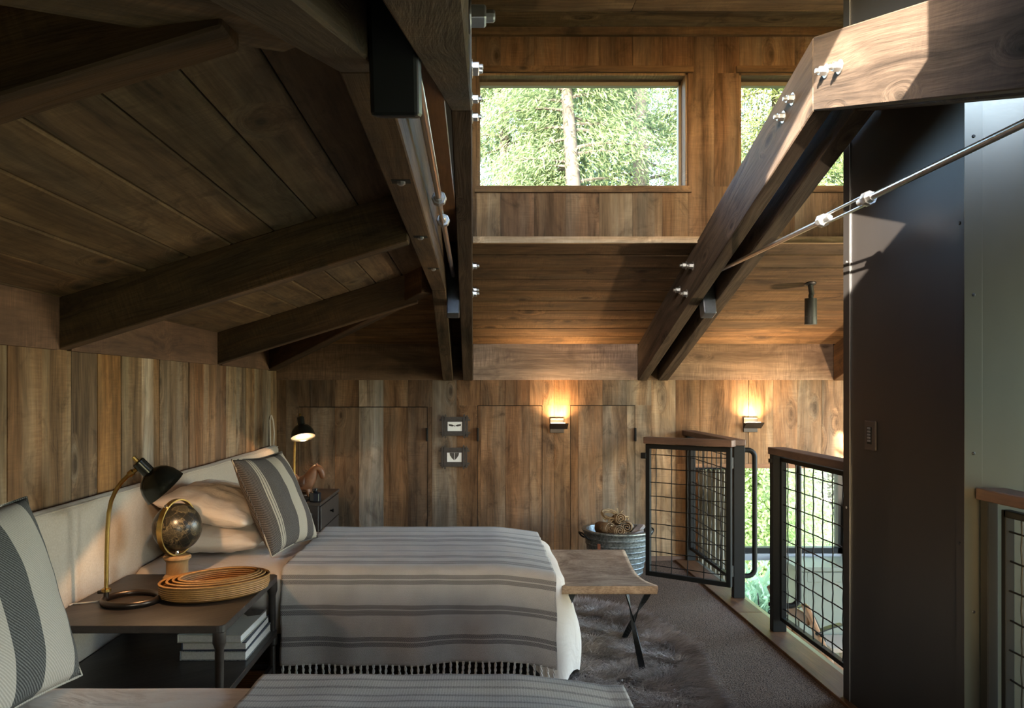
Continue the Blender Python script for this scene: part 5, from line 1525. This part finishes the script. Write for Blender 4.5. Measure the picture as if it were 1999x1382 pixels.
Fq = np.concatenate([b0 + np.array([[0, 1, 3]]), b0 + np.array([[0, 3, 2]]), b0 + np.array([[2, 3, 4]])], 1).reshape(-1, 3)
o = fastmesh('fur', V, Fq, MT['fur'], rg); tag(o, None, None, None, 'stuff')

# ------------------------------------------------------------------ galvanised tub with kindling
tx, ty = px(1203, 5.86), 5.83
tu = thing('galvanised_tub', (tx, ty, 0), 'round galvanised metal tub holding kindling by the back wall', 'tub')
prof = [(.0, .004), (.168, .004), (.172, .0), (.178, .01)]
zt_ = .325
def rz(z): return .178 + (.246 - .178) * z / zt_
k = 0
for z in np.linspace(.02, .31, 64):
    ph = (z % .042) / .042
    prof.append((rz(z) + (.004 if .38 < ph < .62 else 0), float(z)))
prof += [(.250, .316), (.256, .322), (.256, .330), (.246, .332), (.225, .331), (.222, .327), (.20, .18), (.17, .02), (0, .015)]
m_ = MB(); m_.lathe(prof, (tx, ty, 0), (0, 0, 1), 64); m_.build('body', MT['zinc'], tu, smooth=True)
for a in (math.radians(197), math.radians(20)):
    c, s = math.cos(a), math.sin(a); tgx, tgy = -s, c
    pts = []
    for (u_, o_, z_) in ((-.055, .235, .27), (-.052, .262, .285), (-.045, .282, .310), (-.02, .290, .318), (.02, .290, .318), (.045, .282, .310), (.052, .262, .285), (.055, .235, .27)):
        pts.append((tx + c * o_ + tgx * u_, ty + s * o_ + tgy * u_, z_))
    MB().tube(pts, .006, 8).build('handle', MT['blacksteel'], tu, smooth=True)
MB().prism([(tx - .165, ty - .165, .20), (tx - .148, ty - .181, .20), (tx - .150, ty - .184, .252), (tx - .168, ty - .168, .252)], (-.002, -.002, 0)).build('paper_tag', simple('orange_tag', (.35, .13, .07), .7), tu)
# kindling: rolls of dried bark tied with straw, and split sticks
def roll(c, ax, r, l, label, seed):
    t = thing('bark_roll', c, label, 'kindling', 'rolls of dried bark in the tub')
    ax = Vector(ax).normalized(); R = frame(ax); a, b_ = R.col[1], R.col[2]; c = Vector(c)
    V = []; n = 40
    for e in (-.5, .5):
        for k in range(n + 1):
            q = k / n * 5.5 * PI; rr_ = r * (.18 + .82 * k / n)
            V.append(c + ax * (l * e) + (a * math.cos(q) + b_ * math.sin(q)) * rr_)
    m_ = MB(); m_.add(V, [(k, k + 1, n + 2 + k, n + 1 + k) for k in range(n)])
    o = m_.build('bark', MT['dried'], t, smooth=True); mo = o.modifiers.new('s', 'SOLIDIFY'); mo.thickness = .006
    rnd = random.Random(seed)
    mb = MB()
    for k in range(9):
        q = rnd.uniform(0, 2 * PI); p = c + (a * math.cos(q) + b_ * math.sin(q)) * r * 1.05 + ax * rnd.uniform(-.25, .25) * l
        pts = [p]
        d = (a * math.cos(q) + b_ * math.sin(q)) * .6 + ax * rnd.uniform(-1, 1) + Vector((0, 0, .3))
        for s in range(3):
            d = d + Vector((rnd.uniform(-.5, .5), rnd.uniform(-.5, .5), rnd.uniform(-.5, .3))); pts.append(pts[-1] + d.normalized() * r * .27)
        mb.tube(pts, [.004, .0045, .0035, .002], 5)
    mb.build('straw_tie', MT['dried2'], t, smooth=True)
roll((tx - .095, ty - .06, .350), (.3, -1, .1), .046, .17, 'bark roll at the left of the tub', 1)
roll((tx - .020, ty - .10, .335), (.1, -1, .12), .047, .17, 'bark roll facing forward in the middle of the tub', 2)
roll((tx + .065, ty - .06, .355), (-.25, -1, .12), .047, .16, 'bark roll at the right of the tub heap', 3)
roll((tx + .010, ty - .02, .405), (.05, -1, .2), .044, .15, 'bark roll lying on top of the others in the tub', 4)
roll((tx - .070, ty + .04, .335), (.8, -.6, .1), .042, .16, 'bark roll at the rear left of the tub heap', 5)
ct = thing('straw_coil', (tx - .045, ty + .0, .40), 'loose oval coil of straw strips topping the tub heap', 'kindling')
for k in range(6):
    pts = []
    for j in range(26):
        q = 2 * PI * j / 26
        pts.append((tx - .050 + (.050 + .003 * k) * math.cos(q), ty - .01 + .018 * math.sin(q) + .008 * k - .02, .432 + .026 * math.sin(q) + .010 * math.cos(q + k) - .012 * math.cos(q)))
    MB().tube(pts, .0048, 6, closed=True).build('straw_strip', MT['dried2'] if k % 2 else MT['dried'], ct, smooth=True)
for k, (p0, p1, r, lab) in enumerate([((.10, -.10, .30), (.19, .04, .345), .030, 'grey split stick leaning at the right rim of the tub'), ((.03, -.15, .29), (.17, -.07, .325), .026, 'short grey stick across the front of the tub'), ((-.15, -.09, .28), (-.06, -.15, .31), .024, 'dark stick at the left front of the tub'), ((.02, .10, .28), (.14, .12, .33), .030, 'grey split stick at the rear of the tub')]):
    o = MB().obox((tx + p0[0], ty + p0[1], p0[2]), (tx + p1[0], ty + p1[1], p1[2]), r * 1.7, r, (.2, .3, 1)).build('kindling_stick', MT['driftwood'], None, xaxis=(p1[0] - p0[0], p1[1] - p0[1], p1[2] - p0[2]), bevel=.005)
    tag(o, lab, 'kindling', 'split sticks in the tub')
o = MB(); o.lathe([(0, .0), (.205, .0), (.21, .01), (.0, .012)], (tx, ty, .265), (0, 0, 1), 32)
o = o.build('paper_layer', MT['driftwood']); tag(o, 'layer of grey scraps lying inside the tub under the rolls', 'kindling')

# ------------------------------------------------------------------ two carved frames on the back wall
def carved(u, v, label, kind):
    cx, cz = px(u, YB), pz(v, YB); y = YB - .004
    f = thing('picture_frame', (cx, y, cz), label, 'picture frame', 'small carved frames on the back wall')
    w, h = .084, .061
    mb = MB().box(cx - .064, cx + .064, y - .010, y, cz - .042, cz + .044)
    for s in (-1, 1):
        pass
    def slat(vert, off, half, t):
        # crossing slat with notched pointed ends
        a = half
        pr = [(-a, 0), (-a + .012, -t), (-a + .024, -t * .45), (-a + .034, -t), (a - .034, -t), (a - .024, -t * .45), (a - .012, -t), (a, 0), (a - .012, t), (a - .024, t * .45), (a - .034, t), (-a + .034, t), (-a + .024, t * .45), (-a + .012, t)]
        P = [(cx + off + q, y - .012, cz + p) if vert else (cx + p, y - .010, cz + off + q) for p, q in pr]
        return MB().prism(P, (0, -.008 if vert else -.006, 0))
    for off in (-.094, -.074, .074, .094): slat(True, off, .098 if abs(off) < .08 else .090, .0085).build('slat', MT['frame'], f)
    for off in (-.066, -.050, .050, .066): slat(False, off, .125 if abs(off) < .06 else .114, .0085).build('slat', MT['frame'], f)
    for a, c in ((-1, -1), (1, -1), (1, 1), (-1, 1)):
        MB().box(cx + a * .064, cx + a * .104, y - .016, y - .008, cz + c * .040, cz + c * .076).build('corner_block', MT['frame'], f, bevel=.003)
    mb.box(cx - .070, cx + .070, y - .012, y - .002, cz + .036, cz + .048)
    mb.build('backing', MT['frame'], f)
    MB().box(cx - .057, cx + .057, y - .0125, y - .010, cz - .037, cz + .035).build('mat', MT['mat'], f)
    if kind == 0:
        for s in (-1, 1):
            P = [(cx + s * .004, cz + .004), (cx + s * .020, cz + .014), (cx + s * .045, cz + .018), (cx + s * .050, cz + .012), (cx + s * .046, cz + .004), (cx + s * .020, cz - .001)]
            MB().prism([(p[0], y - .0128, p[1]) for p in P], (0, -.0012, 0)).build('wing', MT['leaf_print'], f)
        MB().tube([(cx, y - .0135, cz - .004), (cx, y - .0135, cz + .009)], .003, 6).build('specimen_body', MT['leaf_print'], f)
    else:
        for s in (-1, 1):
            P = [(cx + s * .002, cz + .034), (cx + s * .038, cz + .034), (cx + s * .034, cz + .014), (cx + s * .018, cz - .010), (cx + s * .002, cz - .024)]
            MB().prism([(p[0], y - .0128, p[1]) for p in P], (0, -.0012, 0)).build('wing', MT['leaf_print'], f)
carved(888, 832, 'upper carved frame with a pale card and outstretched dark wings', 0)
carved(887, 892, 'lower carved frame with a pale card and a folded heart shaped specimen', 1)

# ------------------------------------------------------------------ lower level seen through the railing: cabinet, chair, curtain
cb = thing('painted_cabinet', (2.9, 6.05, -1.05), 'sage painted panelled cabinet under the lower window', 'cabinet')
cx0, cx1, cy0, cy1, cz1 = 2.385, 3.9, 5.86, 6.24, .042
MB().box(cx0, cx1, cy0 + .012, cy1, -1.05, cz1 - .03).build('body', MT['green'], cb)
MB().box(cx0 - .012, cx1, cy0 - .01, cy1, cz1 - .03, cz1).build('worktop', MT['green'], cb, bevel=.003)
for k in range(3):
    a = cx0 + .01 + k * .50; c = a + .49
    d = MB().box(a + .06, c - .06, cy0 + .006, cy0 + .012, -.95, cz1 - .11).build('door_panel', MT['green'], cb, bevel=.002)
    fr = MB()
    fr.box(a, a + .06, cy0, cy0 + .012, -1.0, cz1 - .04); fr.box(c - .06, c, cy0, cy0 + .012, -1.0, cz1 - .04)
    fr.box(a + .06, c - .06, cy0, cy0 + .012, cz1 - .11, cz1 - .04); fr.box(a + .06, c - .06, cy0, cy0 + .012, -1.0, -.95)
    fr.build('door_frame', MT['green'], cb, bevel=.0015)
ch = thing('wooden_chair', (2.3, 5.2, -1.05), 'wooden chair with dark bent metal arms on the lower level', 'chair')
zf_ = -1.05
for y, tp in ((5.43, (2.02, 0.005)), (4.99, (2.075, 0.0))):
    a = Vector((tp[0], y, tp[1])); c = Vector((tp[0] + .22, y, -.52)); e = Vector((tp[0] + .10, y, zf_))
    MB().obox(a, c, .082, .03, (1, 0, .4)).build('back_post', MT['walnut'], ch, xaxis=c - a, bevel=.008, seg=2)
    MB().obox(c + Vector((0, 0, .02)), e, .05, .035, (1, 0, 0)).build('leg', MT['walnut'], ch, xaxis=(0, 0, 1), bevel=.005)
    MB().obox((tp[0] + .62, y, -.55), (tp[0] + .68, y, zf_), .05, .035, (1, 0, 0)).build('leg', MT['walnut'], ch, xaxis=(0, 0, 1), bevel=.005)
    # bent flat arm
    pts = []
    for k in range(16):
        q = k / 15; pts.append(Vector((tp[0] + .06 + .30 * q, y - .02, -.165 + .055 * math.sin(PI * q * .75) - .30 * max(0, q - .55) ** 1.35 * 2.2)))
    mb = MB()
    V = []
    for i, p in enumerate(pts):
        for s in (-1, 1):
            for w_ in (0, 1): V.append(p + Vector((0, s * .025, -.008 * w_)))
    mb.add(V, [f for i in range(15) for f in ((i * 4, i * 4 + 4, i * 4 + 6, i * 4 + 2), (i * 4 + 1, i * 4 + 3, i * 4 + 7, i * 4 + 5), (i * 4, i * 4 + 1, i * 4 + 5, i * 4 + 4), (i * 4 + 2, i * 4 + 6, i * 4 + 7, i * 4 + 3))])
    mb.build('arm', MT['rawdark'], ch, smooth=True)
    for k in range(2):
        m_ = MB(); m_.lathe([(.012, 0), (.012, .006), (.0, .010)], (tp[0] + .055 + .03 * k, y - .046, -.165 - .012 * k), (0, -1, 0), 10); m_.build('arm_bolt', MT['blacksteel'], ch)
MB().obox((2.27, 5.21, -.54), (2.78, 5.21, -.50), .50, .03).build('seat', MT['walnut'], ch, bevel=.008)
MB().obox((2.20, 5.0, -.30), (2.17, 5.45, -.30), .02, .07).build('back_rail', MT['walnut'], ch, xaxis=(0, 1, 0), bevel=.004)
MB().obox((2.10, 5.0, -.10), (2.07, 5.45, -.10), .02, .07).build('back_rail', MT['walnut'], ch, xaxis=(0, 1, 0), bevel=.004)
# added floor lamp, unseen behind the column, to brighten the right ceiling bay
fl = thing('added_fill_lamp', (3.45, 4.9, -1.05), 'added unseen floor lamp behind the column, lighting the right ceiling', 'lamp')
m_ = MB(); m_.lathe([(.14, 0), (.14, .02), (.02, .03)], (3.45, 4.9, -1.05), (0, 0, 1), 24); m_.build('base', MT['bronze'], fl, smooth=True)
MB().tube([(3.45, 4.9, -1.03), (3.45, 4.9, .12)], .012, 10).build('pole', MT['bronze'], fl, smooth=True)
m_ = MB(); m_.lathe([(.20, 0), (.15, .22)], (3.45, 4.9, .05), (0, 0, 1), 32, cap=False); m_.build('shade', MT['linen'], fl, smooth=True)
m_ = MB(); m_.lathe([(0, -.03), (.024, -.01), (.03, .02), (.018, .05), (0, .055)], (3.45, 4.9, .15), (0, 0, 1), 16); m_.build('bulb', MT['white_glow'], fl, smooth=True)
l = bpy.data.lights.new('lamp_light', 'POINT'); l.energy = 70.0; l.color = (1.0, .74, .48); l.shadow_soft_size = .05
lo = bpy.data.objects.new('lamp_light', l); place(lo, Matrix.Translation((3.45, 4.9, .235)), fl)
# bench edge
o = thing('low_bench', (2.9, 5.67, -1.05), 'pale bench edge on the lower level beside the chair', 'bench')
MB().box(2.475, 3.4, 5.52, 5.82, -.478, -.443).build('top', MT['bench'], o, bevel=.004)
for xx in (2.56, 3.3):
    for yy in (5.54, 5.76): MB().box(xx, xx + .04, yy, yy + .04, zf_, -.478).build('leg', MT['bench'], o)
# curtain: pleated sheet
cu = thing('linen_curtain', (1.95, YB - .06, -.2), 'pleated linen curtain hanging behind the railing panel', 'curtain')
V = []; n = 90
cxa, cxb = px(1366, 6.2), px(1428, 6.2)
for j in range(13):
    z = pz(917, 6.22) - (pz(917, 6.22) + 1.02) * j / 12
    for i in range(n + 1):
        t = i / n; x = cxa + (cxb - cxa) * t + .004 * math.sin(j * .9 + i * .2)
        V.append((x, YB - .055 + .022 * math.sin(t * 2 * PI * 7.5) * (.6 + .4 * math.cos(j * .25)), z))
m_ = MB(); m_.add(V, [tuple(int(q) for q in f) for f in gridfaces(13, n + 1)])
o = m_.build('cloth', MT['curtain'], cu, smooth=True); mo = o.modifiers.new('s', 'SOLIDIFY'); mo.thickness = .003
MB().tube([(cxa - .03, YB - .055, pz(915, 6.22)), (cxb + .03, YB - .055, pz(915, 6.22))], .008, 8).build('rail', MT['blacksteel'], cu, smooth=True)
for k in range(8):
    x = cxa + (cxb - cxa) * (k + .25) / 7.5
    m_ = MB(); m_.tube([(x + .011 * math.cos(q), YB - .055, pz(915, 6.22) - .004 + .012 * math.sin(q)) for q in [2 * PI * i / 10 for i in range(10)]], .002, 5, closed=True); m_.build('ring', MT['blacksteel'], cu, smooth=True)

# ------------------------------------------------------------------ outside: ground, trees, shrubs
o = MB().box(-60, 70, -60, 90, -1.9, -1.6).build('ground', MT['lawn']); tag(o, 'sunlit lawn around the house seen through the lower window', 'lawn', None, 'structure')

def leaf_cloud(centers, dirs, n_per, spread, size, rs, droop=.5):
    """small pointed leaves scattered round the centres"""
    C = np.repeat(np.asarray(centers), n_per, 0); Dm = np.repeat(np.asarray(dirs), n_per, 0)
    n = len(C)
    P = C + rs.normal(0, 1, (n, 3)) * np.array(spread)
    d = Dm * .8 + rs.normal(0, .55, (n, 3)); d[:, 2] -= droop; d /= np.linalg.norm(d, axis=1, keepdims=True) + 1e-9
    r = rs.normal(0, 1, (n, 3)); s = np.cross(d, r); s /= np.linalg.norm(s, axis=1, keepdims=True) + 1e-9
    l = rs.uniform(.6, 1.3, n)[:, None] * size[0]; w = rs.uniform(.7, 1.2, n)[:, None] * size[1]
    V = np.stack([P, P + d * l * .5 + s * w, P + d * l, P + d * l * .5 - s * w], 1).reshape(-1, 3)
    Fq = np.arange(n * 4).reshape(-1, 4)
    return V, Fq
def tree(base, h, r, label, seed, leaf='needle', bark='bark', crown0=.25, reach=2.2, nb=70, n_per=60, size=(.13, .0125), droop=.6, group='trees behind the house', bend=.3, open_front=False):
    rs = np.random.default_rng(seed)
    t = thing('tree', base, label, 'tree', group)
    B = np.array(base); bx_, by_ = rs.uniform(-bend, bend, 2)
    def trunk(q): return B + np.array([bx_ * q * q + .06 * math.sin(q * 9 + seed), by_ * q * q, h * q])
    mb = MB(); qs = np.linspace(0, 1, 22); mb.tube([trunk(q) for q in qs], [r * (1.12 - q) + .01 for q in qs], 12); mb.build('trunk', MT[bark], t, smooth=True)
    br = MB(); cen = []; dr = []
    for k in range(nb):
        q = crown0 + (1 - crown0) * (k + rs.uniform()) / nb * .98
        a = rs.uniform(0, 2 * PI) if not open_front else rs.uniform(-.35, PI + .35); L_ = reach * (1.15 - q) ** .8 * rs.uniform(.6, 1.15)
        d = np.array([math.cos(a), math.sin(a), rs.uniform(-.05, .35)])
        p = trunk(q); pts = [p]
        for s in range(6):
            d = d + np.array([rs.normal(0, .14), rs.normal(0, .14), -.10 * droop]); p = p + d / np.linalg.norm(d) * L_ / 6; pts.append(p)
            if s >= 1:
                cen.append(p); dr.append(d)
                side = np.cross(d, [0, 0, 1]) * rs.choice([-1, 1]); cen.append(p + side * L_ * .12 * rs.uniform(.4, 1.2)); dr.append(d * .5 + side)
        br.tube(pts, [max(.006, .030 * (1 - i / 6.5)) * (r / .2) for i in range(7)], 5)
    br.build('branches', MT[bark], t, smooth=True)
    V, Fq = leaf_cloud(cen, dr, n_per, (.22, .22, .17), size, rs, droop)
    o = fastmesh('foliage', V, Fq, MT[leaf], t); tag(o, None, None, None, 'stuff')
    return t
def at(u, v0, Y): return (px(u, Y), Y, pz(v0, Y))
G0 = -1.6
tree((px(1122, 14), 14, G0), 11.0, .23, 'conifer with a pale trunk at the middle of the high window', 3, nb=90, n_per=62, reach=2.3, crown0=.30, open_front=True)
tree((px(1250, 17), 17, G0), 13.5, .30, 'big pale trunked conifer at the right of the high window', 5, 'needle', 'birch', nb=90, n_per=62, reach=2.6, crown0=.30, open_front=True)
tree((px(985, 15.5), 15.5, G0), 11.5, .20, 'conifer at the left of the high window', 8, 'needle', nb=90, n_per=62, reach=2.3, crown0=.25)
tree((px(1395, 15), 15, G0), 11.0, .2, 'conifer hidden behind the plank pier between the high windows', 11, 'needle', nb=80, n_per=62, reach=2.1)
tree((px(1500, 14), 14, G0), 10.5, .18, 'bright conifer in the second high window', 13, 'leafy', nb=80, n_per=62, reach=2.2, crown0=.3)
tree((px(1640, 16), 16, G0), 12.0, .2, 'conifer right of the second high window', 17, 'leafy', nb=80, n_per=46, reach=2.4)
tree((px(1180, 22), 22, G0), 15.0, .3, 'distant conifer between the two pale trunks', 19, 'teal', nb=80, n_per=40, reach=3.4, size=(.2, .024))
tree((px(1040, 24), 24, G0), 15.5, .3, 'distant blue green conifer behind the left conifer', 23, 'teal', nb=80, n_per=40, reach=3.6, size=(.2, .024))
tree((px(1618, 15.2), 15.4, G0), 9.0, .10, 'slim pale trunk on the lawn seen in the lower window', 29, 'leafy', 'birch', nb=40, n_per=40, reach=1.6, crown0=.55, bend=.05)
tree((px(1470, 10.5), 10.5, G0), 3.6, .05, 'bright leafy sapling in the lower window by the gate', 31, 'leafy_lightened', 'birch', nb=60, n_per=70, reach=.9, crown0=.10, size=(.07, .014), droop=.3, group='saplings and shrubs outside')
tree((px(1500, 12.0), 12.0, G0), 3.8, .05, 'taller leafy sapling behind the first one', 37, 'leafy_lightened', 'birch', nb=60, n_per=70, reach=1.0, crown0=.08, size=(.075, .015), droop=.3, group='saplings and shrubs outside')
tree((-1.6, 17, G0), 12.0, .22, 'conifer just outside the left edge of the high window', 61, 'needle', nb=80, n_per=56, reach=2.4)
tree((-5.2, 19, G0), 13.0, .24, 'conifer farther left behind the roof truss', 67, 'needle', nb=80, n_per=50, reach=2.8)
def shrub(c, rx, ry, rz_, label, seed, leaf, n=2600, size=(.16, .02), droop=.1):
    rs = np.random.default_rng(seed)
    t = thing('shrub', c, label, 'shrub', 'saplings and shrubs outside')
    a = rs.normal(0, 1, (n // 10, 3)); a /= np.linalg.norm(a, axis=1, keepdims=True); a[:, 2] = np.abs(a[:, 2])
    cen = np.array(c) + a * np.array([rx, ry, rz_]) * rs.uniform(.55, 1.0, (len(a), 1))
    V, Fq = leaf_cloud(cen, a, 14, (.16, .16, .14), size, rs, droop)
    o = fastmesh('foliage', V, Fq, MT[leaf], t); tag(o, None, None, None, 'stuff')
    mb = MB(); rnd = random.Random(seed)
    for k in range(9):
        q = rnd.uniform(0, 2 * PI); mb.tube([c, (c[0] + math.cos(q) * rx * .3, c[1] + math.sin(q) * ry * .3, c[2] + rz_ * .5), (c[0] + math.cos(q) * rx * .6, c[1] + math.sin(q) * ry * .6, c[2] + rz_ * .85)], [.02, .014, .006], 5)
    mb.build('stems', MT['bark'], t, smooth=True)
shrub((px(1490, 8.6), 8.6, G0), .9, .7, 1.0, 'feathery blue green shrub low in the window by the gate', 41, 'fern')
shrub((px(1540, 24), 24, G0), 3.2, 1.6, 2.9, 'dark green hedge across the lawn', 43, 'teal', 26000, (.17, .028))
shrub((px(1640, 25), 25, G0), 3.2, 1.6, 3.1, 'dark green hedge at the right across the lawn', 47, 'teal', 26000, (.17, .028))
shrub((px(1450, 23), 23, G0), 3.0, 1.6, 2.6, 'green hedge at the left across the lawn', 53, 'leafy', 26000, (.17, .028))
shrub((px(1580, 13), 13, G0), .8, .6, .55, 'low bright shrub on the lawn', 59, 'leafy_lightened', 2200, (.14, .03))
